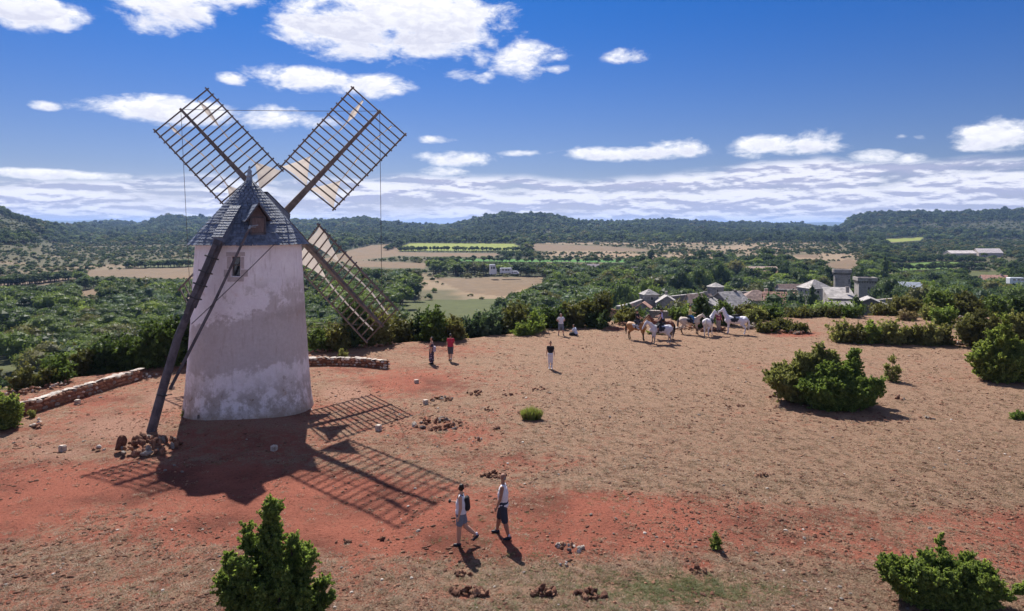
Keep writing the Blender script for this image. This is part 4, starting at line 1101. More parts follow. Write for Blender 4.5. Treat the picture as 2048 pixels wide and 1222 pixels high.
for (px, py, w_, n_, lb) in [(395,829,50,9,'few small stones at the left foot of the windmill wall'),(470,838,60,8,'few small stones at the shaded front foot of the windmill wall'),(610,820,30,8,'few small stones at the right foot of the windmill wall')]:
    rock_pile(px, py, w_, 2, n_, ['red', 'dark', 'pale'], lb, (.03, .08))
# squared white stone blocks set in the ground
M_block = mat('white_stone_block', (.56,.47,.40), .85, (.36,.27,.21), 8, .3, 30)
for (px, py, h__, lb) in [(757,861,.27,'squared white stone block standing inside the tip of the upper sail shadow'),(548,901,.22,'squared stone block standing in the shadow of the windmill roof'),
    (125,902,.25,'squared white stone block alone on the pale ground at the left'),(155,808,.24,'squared white stone block before the left drystone wall'),
    (851,808,.24,'squared white stone block beside the red stone scatter'),(833,766,.22,'squared white stone block furthest right behind the mill'),(344,778,.20,'pale stone block behind the tail pole')]:
    X, Y, Z = gnd(px, py); t = thing('stone_block', (X, Y, Z), random.uniform(-.5, .5), lb, 'stone block', 'squared marker stones round the mill')
    bm = bmesh.new(); bmesh.ops.create_cube(bm, size=1); bmesh.ops.scale(bm, vec=(.24, .21, h__*.85+.1), verts=bm.verts); bmesh.ops.bevel(bm, geom=bm.edges[:], offset=.025, segments=2, affect='EDGES')
    for v in bm.verts: v.co += Vector([random.gauss(0, .006) for _ in range(3)])
    me = bpy.data.meshes.new('block'); bm.to_mesh(me); bm.free(); me.materials.append(M_block)
    o = bpy.data.objects.new('block', me); link(o, t); o.location = (0, 0, (h__-.1)/2)
    for k in range(4): a = random.uniform(0, 6.28); rock_obj('rock', 'red' if k else 'dark', t, (.27*math.cos(a), .27*math.sin(a), .02), (.07, .06, .05), (0, 0, a))
# stacked pale blocks near the left wall
X, Y, Z = gnd(77, 852); t = thing('stone_stack', (X, Y, Z), .2, 'little stack of pale flat stones in front of the left wall end', 'stone stack')
for k, (x, y, z, sx, sy, sz_) in enumerate([(0,0,.06,.24,.18,.07),(-.28,.02,.05,.2,.16,.05),(.03,0,.19,.2,.17,.06),(.0,.03,.31,.17,.15,.07),(-.12,-.1,.12,.15,.12,.05)]):
    rock_obj('flat_stone', 'pale' if k else 'red', t, (x, y, z), (sx, sy, sz_), (0, 0, k*.7))
# ---- drystone walls
def stone_wall(pts, h, th, label, cell, name='drystone_wall', kinds=('red','red','pale','red','dark','grey'), cap='pale', lim=290, core=M_rock_dark):
    t = thing(name, (pts[0][0], pts[0][1], z_at(*pts[0])), 0, label, 'stone wall', 'drystone walls round the mill'); t['kind'] = 'thing'; o0 = np.array((pts[0][0], pts[0][1], z_at(*pts[0])))
    P = np.array(pts, float); seg = np.linalg.norm(np.diff(P, axis=0), axis=1); L = seg.sum(); cum = np.concatenate([[0], np.cumsum(seg)])
    def pos(s_):
        x = np.interp(s_, cum, P[:, 0]); y = np.interp(s_, cum, P[:, 1]); d = np.array((np.interp(s_+.1, cum, P[:, 0])-np.interp(s_-.1, cum, P[:, 0]), np.interp(s_+.1, cum, P[:, 1])-np.interp(s_-.1, cum, P[:, 1]))); d /= np.linalg.norm(d)+1e-9
        return x, y, d
    mb = MB(); ns = 24; V = []
    for i in range(ns+1):
        x, y, d = pos(L*i/ns); nn_ = np.array((-d[1], d[0])); z = z_at(x, y)
        for (o_, zz) in ((-th*.38, -.15), (th*.38, -.15), (th*.36, h*.86), (-th*.36, h*.86)): V.append((x+nn_[0]*o_-o0[0], y+nn_[1]*o_-o0[1], z+zz-o0[2]))
    F = [(i*4+j, i*4+(j+1) % 4, i*4+4+(j+1) % 4, i*4+4+j) for i in range(ns) for j in range(4)]+[(3,2,1,0), (ns*4, ns*4+1, ns*4+2, ns*4+3)]
    mb.add(V, F); mb.build('wall_core', core, t)
    stones = []
    nr = max(3, int(round(h/(cell*.62)))); 
    for r in range(nr):
        s_ = gr_.uniform(0, cell*.5)
        while s_ < L:
            w = cell*gr_.uniform(.5, 1.5); x, y, d = pos(s_+w/2); nn_ = np.array((-d[1], d[0])); z = z_at(x, y)
            for sd_ in (-1, 1): stones.append((x+nn_[0]*sd_*th*.36, y+nn_[1]*sd_*th*.36, z+h*(r+.5)/nr*.95, w*.56, th*.22, h/nr*.62, math.atan2(d[1], d[0]), kinds[int(gr_.integers(len(kinds)))], sd_))
            s_ += w
    s_ = 0
    while s_ < L:
        w = cell*gr_.uniform(.9, 1.8); x, y, d = pos(s_+w/2); z = z_at(x, y)
        stones.append((x, y, z+h*.97, w*.66, th*.6, .055, math.atan2(d[1], d[0]), cap, 0)); s_ += w
    stones.sort(key=lambda q_: (q_[0]**2+q_[1]**2)-(900 if q_[8] == 0 else 0))
    for q_ in stones:
        q_ = q_
    vis_ = sorted(stones, key=lambda q_: 0 if q_[8] == 0 else (1 if q_[8] == SIDE else 2))
    mbs = MB(); cnt = 0
    for q_ in vis_:
        x, y, z, sx, sy, sz_, a, kd, _ = q_
        if cnt < lim:
            rock_obj('stone', kd, t, (x-o0[0], y-o0[1], z-o0[2]), (sx, sy, sz_), (gr_.normal(0, .12), gr_.normal(0, .12), a+gr_.normal(0, .12)))
        else:
            V = rock_mesh(50+cnt % 5)*np.array((sx, sy, sz_)); ca, sa = math.cos(a), math.sin(a); V = np.stack([V[:, 0]*ca-V[:, 1]*sa, V[:, 0]*sa+V[:, 1]*ca, V[:, 2]], -1)+np.array((x, y, z))-o0
            mbs.add(V, IF)
        cnt += 1
    if mbs.V: o = mbs.build('rubble_stones', M_rock_red, t); o['kind'] = 'stuff'
    return t
SIDE = -1
stone_wall([(-23.35,31.5),(-23.0,33.2),(-22.7,35.4),(-22.3,38.0),(-21.95,40.2)], .62, .55, 'long curved drystone wall of orange stones left of the windmill', .30)
SIDE = -1
stone_wall([(-13.6,44.2),(-11.5,44.4),(-9.6,44.0),(-7.95,43.3)], .52, .5, 'short drystone wall of orange stones right of the windmill', .27)
# ------------------------------------------------------------------ village, farms
def masonry(name, a, b, c=(.13,.11,.10), sc=3.2):
    m = bpy.data.materials.new(name); m.use_nodes = True; t = NT(m.node_tree); bs = t.n['Principled BSDF']
    P = t.new('ShaderNodeTexCoord').outputs['Object']
    v = t.new('ShaderNodeTexVoronoi'); v.inputs['Scale'].default_value = sc; t.put(v.inputs['Vector'], t.vm('MULTIPLY', P, (1, 1, 1.8)))
    cc_ = t.mix(t.sep(v.outputs['Color'])[0], a, b); cc_ = t.mix(t.ss(t.noise(P, .5, 4, .6), .5, .7), cc_, t.mix(1.0, cc_, (.6,.58,.56), 'MULTIPLY'))
    t.put(bs.inputs['Base Color'], cc_); bs.inputs['Roughness'].default_value = .92; bs.inputs['Specular IOR Level'].default_value = .15
    return m
MW = dict(w=masonry('grey_rubble_wall', (.27,.24,.22), (.40,.36,.33)), d=masonry('dark_rubble_wall', (.13,.115,.105), (.21,.185,.17)), p=masonry('pale_plaster_wall', (.40,.35,.31), (.50,.44,.39), sc=.8))
def roofmat(name, a, b, st=(4, 1.2, 4)):
    return mat(name, a, .85, b, 1.6, .8, 6, island=.22, spec=.2)
MR = dict(g=roofmat('grey_slab_roof', (.31,.285,.27), (.43,.395,.375)), t=roofmat('terracotta_roof', (.38,.20,.15), (.52,.31,.23)), b=roofmat('brown_tile_roof', (.22,.155,.135), (.31,.22,.185)),
          p=roofmat('pale_pink_roof', (.46,.33,.27), (.55,.41,.34)), x=roofmat('blue_grey_roof', (.30,.33,.38), (.42,.45,.50)), m=roofmat('mauve_roof', (.27,.22,.24), (.36,.30,.31)), w=roofmat('white_sheet_roof', (.66,.58,.54), (.74,.66,.62)))
gv = np.random.default_rng(61)
def roof_plane(mb, A, B, C_, D, th=.12, rows=7, cols=9):
    """quad A-B (eave) C-D (ridge), laid with slightly uneven slabs so that the courses read"""
    A, B, C_, D = map(np.array, (A, B, C_, D)); nn = np.cross(B-A, D-A); nn = nn/np.linalg.norm(nn)
    if nn[2] < 0: nn = -nn
    base = [A, B, C_, D]; mb.add(base+[p-nn*th for p in base], [(0,1,2,3),(7,6,5,4),(0,4,5,1),(1,5,6,2),(2,6,7,3),(3,7,4,0)])
    for r in range(rows):
        for c in range(cols):
            u0, u1 = c/cols, (c+1)/cols; v0, v1 = r/rows, min(1, (r+1.15)/rows)
            p = [(A*(1-u)+B*u)*(1-v)+(D*(1-u)+C_*u)*v for u, v in ((u0, v0), (u1, v0), (u1, v1), (u0, v1))]
            l = .05+gv.uniform(0, .03); q_ = [p[0]+nn*l, p[1]+nn*l, p[2]+nn*.03, p[3]+nn*.03]
            mb.add(p+q_, [(4,5,6,7),(0,4,7,3),(0,1,5,4),(1,2,6,5)])
def building(rec):
    lb, cat_, px, Y, w, d, ev, rd, ty, rz, wm, rm, nch, nwin = rec
    X = at(px, Y); zE = zrow(ev, Y); zR = zrow(rd, Y); zg = z_at(X, Y)
    zb = min(zg-1.0, zE-2.2); h = zE-zb; rh = max(zR-zE, .5)
    t = thing(cat_.replace(' ', '_'), (X, Y, zb), R_(rz), lb, cat_, 'buildings of the village' if Y < 300 else 'farms and houses in the valley')
    hx, hy = w/2, d/2; mb = MB(); ov = .25
    V = [(-hx,-hy,0),(hx,-hy,0),(hx,hy,0),(-hx,hy,0),(-hx,-hy,h),(hx,-hy,h),(hx,hy,h),(-hx,hy,h)]
    F4 = [(0,1,5,4),(1,2,6,5),(2,3,7,6),(3,0,4,7)]; F3 = []
    if ty == 'gable': V += [(-hx,0,h+rh),(hx,0,h+rh)]; F3 = [(4,8,7),(5,6,9)]
    if ty == 'shed': V += [(-hx,hy,h+rh),(hx,hy,h+rh)]; F4 += [(7,6,9,8)]; F3 = [(4,7,8),(5,9,6)]
    if ty == 'oct':
        n = 10; V = [(hx*math.cos(2*math.pi*k/n), hx*math.sin(2*math.pi*k/n), z) for z in (0, h) for k in range(n)]; F4 = [(k, (k+1) % n, n+(k+1) % n, n+k) for k in range(n)]
    mb.multi(V, [F4, F3]); wall = mb.build('wall', MW[wm], t)
    mb = MB()
    if ty == 'gable':
        for s in (-1, 1):
            sl = rh/hy; roof_plane(mb, (-hx-ov, s*(hy+ov), h-ov*sl+.02), (hx+ov, s*(hy+ov), h-ov*sl+.02), (hx+ov, 0, h+rh+.02), (-hx-ov, 0, h+rh+.02), rows=13, cols=max(6, int(w/.7)))
    elif ty == 'shed':
        roof_plane(mb, (-hx-ov, -hy-ov, h-ov*rh/d), (hx+ov, -hy-ov, h-ov*rh/d), (hx+ov, hy+ov, h+rh+.05), (-hx-ov, hy+ov, h+rh+.05), rows=9, cols=8)
    elif ty == 'hip':
        r_ = max(0., hx-hy); e = [(-hx-ov,-hy-ov,h-.05),(hx+ov,-hy-ov,h-.05),(hx+ov,hy+ov,h-.05),(-hx-ov,hy+ov,h-.05)]; a = (-r_, 0, h+rh); b = (r_, 0, h+rh)
        roof_plane(mb, e[0], e[1], b, a, rows=7, cols=7); roof_plane(mb, e[2], e[3], a, b, rows=7, cols=7); roof_plane(mb, e[1], e[2], b, b, rows=7, cols=6); roof_plane(mb, e[3], e[0], a, a, rows=7, cols=6)
    else:
        n = 10
        for k in range(n):
            p = [((hx+ov)*math.cos(2*math.pi*q/n), (hx+ov)*math.sin(2*math.pi*q/n), h) for q in (k, k+1)]; roof_plane(mb, p[0], p[1], (0,0,h+rh), (0,0,h+rh), rows=5, cols=2)
    rf = mb.build('roof', MR[rm], t)
    for k in range(nch):
        cx = (-hx*.55 if k else hx*.55); cy = .3*hy*(1 if k else -1)*(0 if ty == 'gable' else 1); mb = MB(); zc = h+rh*.6
        mb.box((cx, cy, zc+.75), (.9, .7, 1.7)); mb.box((cx, cy, zc+1.65), (1.05, .85, .12)); mb.build('chimney', MW['d' if wm == 'd' else 'w'], rf)
    # window and door openings: recessed dark panes with a stone frame on the walls facing the hill
    for k in range(nwin):
        for (nx, ny, hw_, ln) in ((0, -1, hy, hx), (-1, 0, hx, hy)):
            p = (-.55+1.1*(k+.5)/nwin)*ln*1.2; zc = h-1.15
            c = (p, ny*hw_, zc) if nx == 0 else (nx*hw_, p, zc)
            if ty == 'oct': c = (0, -hx*.96, zc)
            s = (.85, .10, 1.1) if nx == 0 else (.10, .85, 1.1)
            mb = MB(); mb.box(c, s); wn = mb.build('window', MW['p'], t)
            c2 = (c[0]+nx*.012, c[1]+ny*.012, c[2]); s2 = tuple(q*.72 if q > .2 else q for q in s); mb = MB(); mb.box(c2, s2); mb.build('pane', M_cavity, wn)
    return t
for rec in VILLAGE: building(rec)
# round tower and square tower with projecting crowns
def tower_thing(px, Y, top, crown, base_z, kind, wbody, wcrown, label, rz=0):
    X = at(px, Y); zt = zrow(top, Y); zc = zrow(crown, Y); zb = base_z
    t = thing('stone_tower', (X, Y, zb), R_(rz), label, 'tower', 'towers of the walled village')
    def ring(rad, z, n, sq):
        if sq: return [(x*rad, y*rad, z) for x, y in ((-1,-1),(1,-1),(1,1),(-1,1))]
        return [(rad*math.cos(2*math.pi*k/n), rad*math.sin(2*math.pi*k/n), z) for k in range(n)]
    sq = kind == 'sq'; n = 4 if sq else 36
    def shell(prof, nm, m_):
        V = []; 
        for (r, z) in prof: V += ring(r, z-zb, n, sq)
        F = [(i*n+k, i*n+(k+1) % n, (i+1)*n+(k+1) % n, (i+1)*n+k) for i in range(len(prof)-1) for k in range(n)]
        mb = MB(); mb.add(V, F); return mb.build(nm, m_, t)
    rb, rc = wbody/2, wcrown/2
    shell([(rb*1.04, zb), (rb, zb+3), (rb*.97, zc), (0.01, zc)], 'tower_wall', MW['w'] )
    shell([(rb*.97, zc-.35), (rc, zc+.05), (rc, zt-.05), (rc-.5, zt), (rc-.5, zt-1.0), (.01, zt-1.0)], 'parapet', MW['w'])
    m_ = 28
    for k in range(m_):
        a = 2*math.pi*(k+.5)/m_; mb = MB()
        if sq:
            s_ = k//7; f = -1+2*((k % 7)+.5)/7; p = [(f, -1), (1, f), (-f, 1), (-1, -f)][s_]; p = (p[0]*(rb+.1), p[1]*(rb+.1))
        else: p = ((rb+.12)*math.cos(a), (rb+.12)*math.sin(a))
        mb.box((p[0], p[1], zc-zb-.35), (.32, .32, .75)); mb.build('corbel', MW['d'], t)
    # slit windows
    for (aa_, zz) in ((-90, .55), (-60, .8), (-120, .3)):
        a = R_(aa_); mb = MB()
        if sq: mb.box((0 if aa_ == -90 else (.5 if aa_ == -60 else -.5), -rb*1.0, (zc-zb)*zz), (.35, .2, 1.0))
        else: mb.box((rb*.985*math.cos(a), rb*.985*math.sin(a), (zc-zb)*zz), (.4, .3, 1.0), Matrix.Rotation(a+math.pi/2, 3, 'Z'))
        mb.build('slit_window', M_cavity, t)
    return t
tower_thing(1684, 272, 538, 545, -24.5, 'round', 6.2, 7.2, 'tall round stone tower with a projecting parapet, tallest in the village')
tower_thing(1730, 250, 554, 561, -24.5, 'sq', 5.9, 6.7, 'square stone tower with a projecting parapet right of the round tower', -12)
BUILT2 = []
# ramparts and low walls
def wall_run(pts, h_top, th, label, m_, name='rampart_wall', cap=None, crenel=False):
    """pts: (photo x, distance); h_top: photo row of the top at each point"""
    P = [(at(px, Y), Y, zrow(tp, Y)) for (px, Y), tp in zip(pts, h_top)]
    o0 = np.array((P[0][0], P[0][1], P[0][2])); t = thing(name, tuple(o0), 0, label, 'wall', 'walls of the village'); t['kind'] = 'thing'
    mb = MB(); mc = MB()
    for a, b in zip(P[:-1], P[1:]):
        a = np.array(a); b = np.array(b); d = b-a; d[2] = 0; d /= np.linalg.norm(d); s_ = np.array((-d[1], d[0], 0))*th/2
        zb = min(z_at(a[0], a[1]), z_at(b[0], b[1]))-2
        V = [a-s_, b-s_, b+s_, a+s_]; V = V+[np.array((v[0], v[1], zb)) for v in V]; V = [v-o0 for v in V]
        mb.add(V, [(0,1,2,3),(0,4,5,1),(2,6,7,3),(1,5,6,2),(3,7,4,0)])
        ns = max(3, int(np.linalg.norm(b-a)/.6))
        for k in range(ns):
            c = a+(b-a)*(k+.5)/ns-o0; mc.box(c+np.array((0, 0, .05+gv.uniform(0, .05))), (.58, th*1.1, .13), Matrix.Rotation(math.atan2(d[1], d[0]), 3, 'Z'))
    mb.build('wall_body', m_, t); o = mc.build('coping_stones', cap or MR['g'], t); o['kind'] = 'stuff'; return t
wall_run([(1236,170),(1262,190),(1284,205)], [613,607,599], .9, 'sloping village wall climbing to the small square tower house', MW['w'])
wall_run([(1313,212),(1368,228),(1418,236)], [596,590,584], 1.0, 'long rampart wall running from the slab roofs up to the dovecote', MW['d'])
wall_run([(1447,238),(1500,236)], [584,584], 1.0, 'straight rampart wall right of the dovecote', MW['d'])
wall_run([(1552,240),(1618,250)], [579,580], 1.0, 'rampart wall under the long pinkish roof', MW['d'])
wall_run([(1302,118),(1345,122),(1378,120)], [622,624,629], .7, 'low field wall with pale coping behind the riders', MW['d'], 'field_wall', M_rock_pale)
wall_run([(1665,150),(1700,150),(1716,152)], [611,613,616], .8, 'dark terrace wall in front of the low slab roofed building', MW['d'])
wall_run([(1755,182),(1790,190)], [600,597], .7, 'pale topped wall right of the dark gabled house', MW['w'], 'field_wall', M_rock_pale)
wall_run([(1180,96),(1206,97),(1232,100)], [620,617,622], 1.2, 'ruined brown wall with a dark gap at the left of the village', masonry('brown_ruin_wall', (.20,.13,.10), (.30,.21,.17)), 'ruined_wall', M_rock_red)
# vehicles far down in the valley
M_wv = mat('white_vehicle_paint', (.72,.72,.74), .35, spec=.5); M_tyre = mat('black_tyre', (.02,.02,.02), .8)
def vehicle(px, py, Y, L, H, Wd, rz, label, name, cat_, m_=None):
    X = at(px, Y); z = zrow(py, Y)-H*.55
    z = max(z, z_at(X, Y)+.02); t = thing(name, (X, Y, z), R_(rz), label, cat_)
    bm = bmesh.new(); prof = [(-L/2,.35),(-L/2,H*.93),(-L*.46,H),(L*.30,H),(L*.38,H*.72),(L/2,H*.55),(L/2,.35)] if name != 'caravan' else [(-L/2,.4),(-L/2,H*.9),(-L*.44,H),(L*.44,H),(L/2,H*.8),(L*.47,.4)]
    vs = [[bm.verts.new((x, s*Wd/2, z_)) for x, z_ in prof] for s in (-1, 1)]
    bm.faces.new(vs[0]); bm.faces.new(vs[1][::-1]); n = len(prof)
    for k in range(n): bm.faces.new((vs[0][k], vs[1][k], vs[1][(k+1) % n], vs[0][(k+1) % n]))
    bmesh.ops.recalc_face_normals(bm, faces=bm.faces)
    me = bpy.data.meshes.new('body'); bm.to_mesh(me); bm.free(); me.materials.append(m_ or M_wv); o = bpy.data.objects.new('body', me); link(o, t)
    for x in (-L*.3, L*.3):
        for s in (-1, 1):
            mb = MB(); mb.tube([(x, s*(Wd/2-.05), .33), (x, s*(Wd/2+.06), .33)], .33, 12); mb.build('wheel', M_tyre, t)
    for x in (-L*.25, 0, L*.2):
        mb = MB(); mb.box((x, -Wd/2-.005, H*.68), (L*.16, .04, H*.22)); mb.build('window', M_glass, t)
vehicle(986, 538, 425, 4.2, 6.4, 2.6, 10, 'tall white box lorry parked among the valley trees', 'lorry', 'lorry')
vehicle(1012, 541, 425, 7.5, 3.6, 2.6, 4, 'white caravan with windows on the valley parking ground', 'caravan', 'caravan')
vehicle(1030, 545, 425, 5.0, 2.2, 2.0, -6, 'small pale car parked right of the white caravan', 'parked_car', 'car')
vehicle(2034, 561, 300, 8.0, 3.0, 2.4, 0, 'white van half hidden by trees at the right edge', 'van', 'van')

# ---- trees standing among the village roofs, each where it is seen
VT = [ # px, base py, top py, distance, tone, shape, label
 (1212,615,575,185,'mid','round','round green tree left of the sloping village wall'),(1250,600,558,215,'mid','round','round tree behind the sloping village wall, bright on top'),(1288,596,552,240,'light','round','round pale green tree behind the small square tower house'),
 (1258,640,606,135,'dark','cone','dark conifer left of the buckskin horse rider, below the village wall'),(1282,636,612,132,'dark','round','dark bushy tree behind the riders at the left'),(1318,630,606,150,'dark','cone','pointed dark conifer in front of the slab roofed house'),(1336,632,610,150,'dark','round','dark bushy tree right of the pointed conifer'),
 (1366,630,590,150,'olive','round','rusty olive tree between the slab roofs and the dark barn'),(1384,632,604,140,'light','round','yellow green tree left of the dark barn gable'),(1475,640,612,140,'dark','cone','dark upright conifer at the right foot of the dark barn'),
 (1545,640,586,135,'dark','pine','spreading dark pine in front of the pale walled house'),(1530,636,600,150,'dark','pine','lower limb pine left of the spreading one'),(1600,622,574,190,'blue','round','silvery green round tree left of the grey pyramid roof'),(1625,626,570,180,'dark','cone','slim dark pine in front of the grey pyramid roof'),
 (1640,632,592,150,'light','round','bright lime green bushy tree below the grey pyramid roof'),(1612,634,600,150,'light','round','bright green bushy tree beside the silvery one'),(1712,632,590,140,'mid','cone','ragged green conifer in front of the square tower'),(1700,634,612,140,'juniper','bush','green bush at the foot of the ragged conifer'),
 (1775,606,546,232,'dark','round','big dark round tree touching the square tower on the right'),(1795,612,566,225,'dark','round','dark tree right of the big one beside the square tower'),(1655,560,528,330,'dark','round','dark tree behind the round tower on the left'),(1648,578,548,300,'olive','round','brownish tree left of the round tower'),
 (1710,560,528,330,'mid','round','green tree seen between the two towers'),(1560,560,520,380,'dark','round','very dark round tree behind the farm on the slope'),(1590,570,536,330,'mid','round','green tree right of the slope farm'),(1532,584,556,285,'dark','round','dark round tree in front of the slope farm'),(1505,588,562,280,'olive','round','olive tree left of the dark round tree before the farm'),
 (1770,556,510,350,'dark','cone','tall dark conifer right of the towers, at the end of the green field'),(1365,575,535,290,'dark','round','large dark round tree behind the ramparts'),(1440,560,520,330,'mid','round','large green tree behind the dovecote'),(1480,574,548,290,'blue','round','grey green tree right of the dovecote'),(1395,570,530,300,'mid','round','large green tree left of the dovecote'),
 (1830,622,560,160,'olive','round','rust tinged tree right of the village'),(1870,618,556,170,'light','round','light green tree on the right of the village'),(1920,616,560,170,'mid','round','mid green tree on the right of the village, near the green field'),(1975,616,566,165,'blue','round','grey green tree near the right edge below the terracotta roof'),(2025,616,562,165,'mid','round','green tree at the right edge')]
for (px, bp, tp, Y, tn, kd, lb) in VT:
    X = at(px, Y); zg = z_at(X, Y); H = zrow(tp, Y)-zg
    me = NEAR.get((kd, tn, 0)) or NEAR[('round', tn if tn in ('mid','dark','light','olive','blue') else 'mid', 1)]
    if (kd, tn, 0) not in NEAR and kd in ('cone', 'pine', 'bush'):
        me = NEAR[(kd, {'cone':'mid','pine':'dark','bush':'mid'}[kd], 0)]
    o = bpy.data.objects.new('tree', me); link(o); s = H/(2. if kd == 'bush' else 6.6); wd = min(s, 1.6)*gv.uniform(.85, 1.1) if H > 9 else s
    o.location = (X, Y, zg-.1); o.scale = (wd, wd, s); o.rotation_euler = (0, 0, gv.uniform(0, 6)); tag(o, lb, 'tree', 'trees among the village roofs')
# ------------------------------------------------------------------ junipers and shrubs on the hilltop
def spray_mesh(n, rng, L=.34, leaf=.035):
    """one juniper spray: a thin stem with side twigs set densely with needle clumps"""
    P = []; D = []
    for i in range(n):
        u = rng.uniform(0, 1)**.8; side = rng.normal(0, 1, 3); side[0] *= .2; side /= np.linalg.norm(side)
        r = (.30*(1-u)+.035)*L*rng.uniform(.1, 1)
        P.append((u*L, side[1]*r, side[2]*r*.7)); D.append((side[0]+.9, side[1], side[2]+.2))
    return np.array(P), np.array(D)
def juniper(name, loc, H, leaders, rng, m_, label, cat_='juniper', leaf=.035, dens=1.0, group='junipers on the hilltop', flat=1.0, tr=.05, lean=None, dry=0.):
    """leaders: list of (dx, dy, height, radius) cones of foliage that make up the outline"""
    t = thing(name, loc, 0, label, cat_, group)
    Vs = []; Fs = []; off = 0; mb = MB()
    for (dx, dy, hh, rad) in leaders:
        tip = np.array((dx*1.0, dy*1.0, hh)); base = np.array((dx*.35, dy*.35, -.1))
        mb.tube([base, base*.5+tip*.5*np.array((1, 1, .9)), tip*.97], [tr, tr*.55, .006], 6)
        area = rad*hh; nb = int(46*dens*(rad*hh)**.75/(max(.25, leaf*7))**1.1)+8
        for i in range(nb//4+4):
            u = rng.uniform(.02, 1)**.95; a = rng.uniform(0, 2*math.pi)
            zc = hh*(.06+.94*u); prof = (1-u)**.8*(.6+.4*min(1, u*5))*flat+.05
            lump = .72+.55*vnoise(np.array([a*1.3+dx*5]), np.array([zc*2.6+dy*3]), 3)[0]
            rr = rad*prof*lump*rng.uniform(.55, 1.)
            f = zc/hh; c = base*(1-f)+tip*f; o_ = np.array((math.cos(a), math.sin(a), 0.))
            p = c+o_*rr; p[2] = max(zc, .04)
            dirv = o_*rng.uniform(.4, 1.)+np.array((0, 0, rng.uniform(.35, 1.1)))+rng.normal(0, .22, 3); dirv /= np.linalg.norm(dirv)
            L0 = rng.uniform(.26, .5)*(.6+.5*rad)*max(.6, leaf/.035*.75)
            for w_ in range(4):
                L = L0*rng.uniform(.55, 1.15); n = int(24*dens); dv = dirv+rng.normal(0, .42, 3); dv /= np.linalg.norm(dv)
                sp, sd = spray_mesh(n, rng, L); x = dv; y = np.cross(x, (0, 0, 1.)); y /= np.linalg.norm(y)+1e-9; z = np.cross(x, y)
                M = np.stack([x, y, z], 1); Pp = sp@M.T+p-dirv*L0*.35+rng.normal(0, .12, 3)*L0; Pp[:, 2] = np.maximum(Pp[:, 2], .02); Dd = sd@M.T
                V, F = leaf_tris(Pp, Dd, leaf, rng, .50, .45); Vs.append(V); Fs.append(F+off); off += len(V)
            L = L0
            if i % 2 == 0: mb.tube([c*np.array((1,1,.93)), p-dirv*L*.3, p+dirv*L*.3], [.014, .008, .003], 3, False)
    me = mesh_np('foliage', np.concatenate(Vs), np.concatenate(Fs), [m_]); o = bpy.data.objects.new('foliage', me); link(o, t)
    mb.build('trunk', M_bark, t)
    return t
gj = np.random.default_rng(71)
def cluster(n, rx, ry, h0, h1, r0, r1, rng, edge=.55):
    out = []
    for k in range(n):
        a = rng.uniform(0, 2*math.pi); u = math.sqrt(rng.uniform(0, 1)); hh = h1+(h0-h1)*(1-u*edge*1.2); hh *= rng.uniform(.85, 1.1)
        out.append((rx*u*math.cos(a), ry*u*math.sin(a), hh, rng.uniform(r0, r1)))
    return out
# big one at the bottom left: several pointed leaders
Y = 15.3; X = at(545, Y)
LD = [(.0,-.05,2.85,.55),(-.05,.15,2.70,.35),(-.60,.1,2.25,.42),(-.95,-.1,1.75,.42),(-1.2,.0,1.25,.38),(.45,.05,2.0,.5),(.85,-.05,1.75,.45),(1.2,.1,1.1,.36),(-.4,-.5,1.7,.5),(.4,-.55,1.6,.5),(-.9,-.45,1.15,.42),(.95,-.5,1.1,.42),(0,-.75,1.3,.5),(-.45,.55,1.7,.5),(.5,.6,1.6,.5),(1.35,-.1,.8,.3),(-.7,-.3,1.7,.4),(.2,-.3,2.1,.45)]
juniper('juniper', (X, Y, z_at(X, Y)-.05), 2.9, LD, gj, FM['juniper'], 'tall pointed green juniper in the bottom left of the picture, nearest of all', leaf=.034, dens=1.5, tr=.06)
# mounded one at the bottom right
Y = 16.4; X = at(1890, Y)
juniper('juniper', (X, Y, z_at(X, Y)), 1.3, cluster(32, 1.55, .85, 1.0, .60, .36, .55, gj, .5)+[(.2,.5,1.35,.14),(-1.45,.2,.75,.35),(1.65,-.3,.5,.35)], gj, FM['juniper'], 'low mounded green juniper in the bottom right corner', leaf=.034, dens=1.4, tr=.05)
# the big spreading pair right of centre
X, Y, Z = gnd(1660, 822)
juniper('juniper', (X+.2, Y+1.9, Z), 3.0, cluster(30, 2.6, 1.4, 2.85, .8, .45, .8, gj, .7), gj, FM['juniper2'], 'grey olive spreading juniper, rear half of the big bush right of the horses', leaf=.06, dens=1.35, tr=.08)
juniper('juniper', (X+.9, Y+.7, Z), 2.6, cluster(28, 2.3, 1.2, 2.45, .7, .42, .75, gj, .7)+[(-1.9,-.2,1.1,.6),(-1.4,-.6,.9,.6),(1.0,.6,2.7,.6)], gj, FM['juniper'], 'bright green spreading juniper, front half of the big bush right of the horses', leaf=.055, dens=1.5, tr=.08)
X, Y, Z = gnd(1785, 762); juniper('juniper_sapling', (X, Y, Z), 1.2, [(0,0,1.35,.42),(-.3,.1,.9,.35),(.35,-.05,.75,.35)], gj, FM['juniper2'], 'thin little juniper sapling just right of the big spreading bush', leaf=.05, dens=.5, tr=.03)
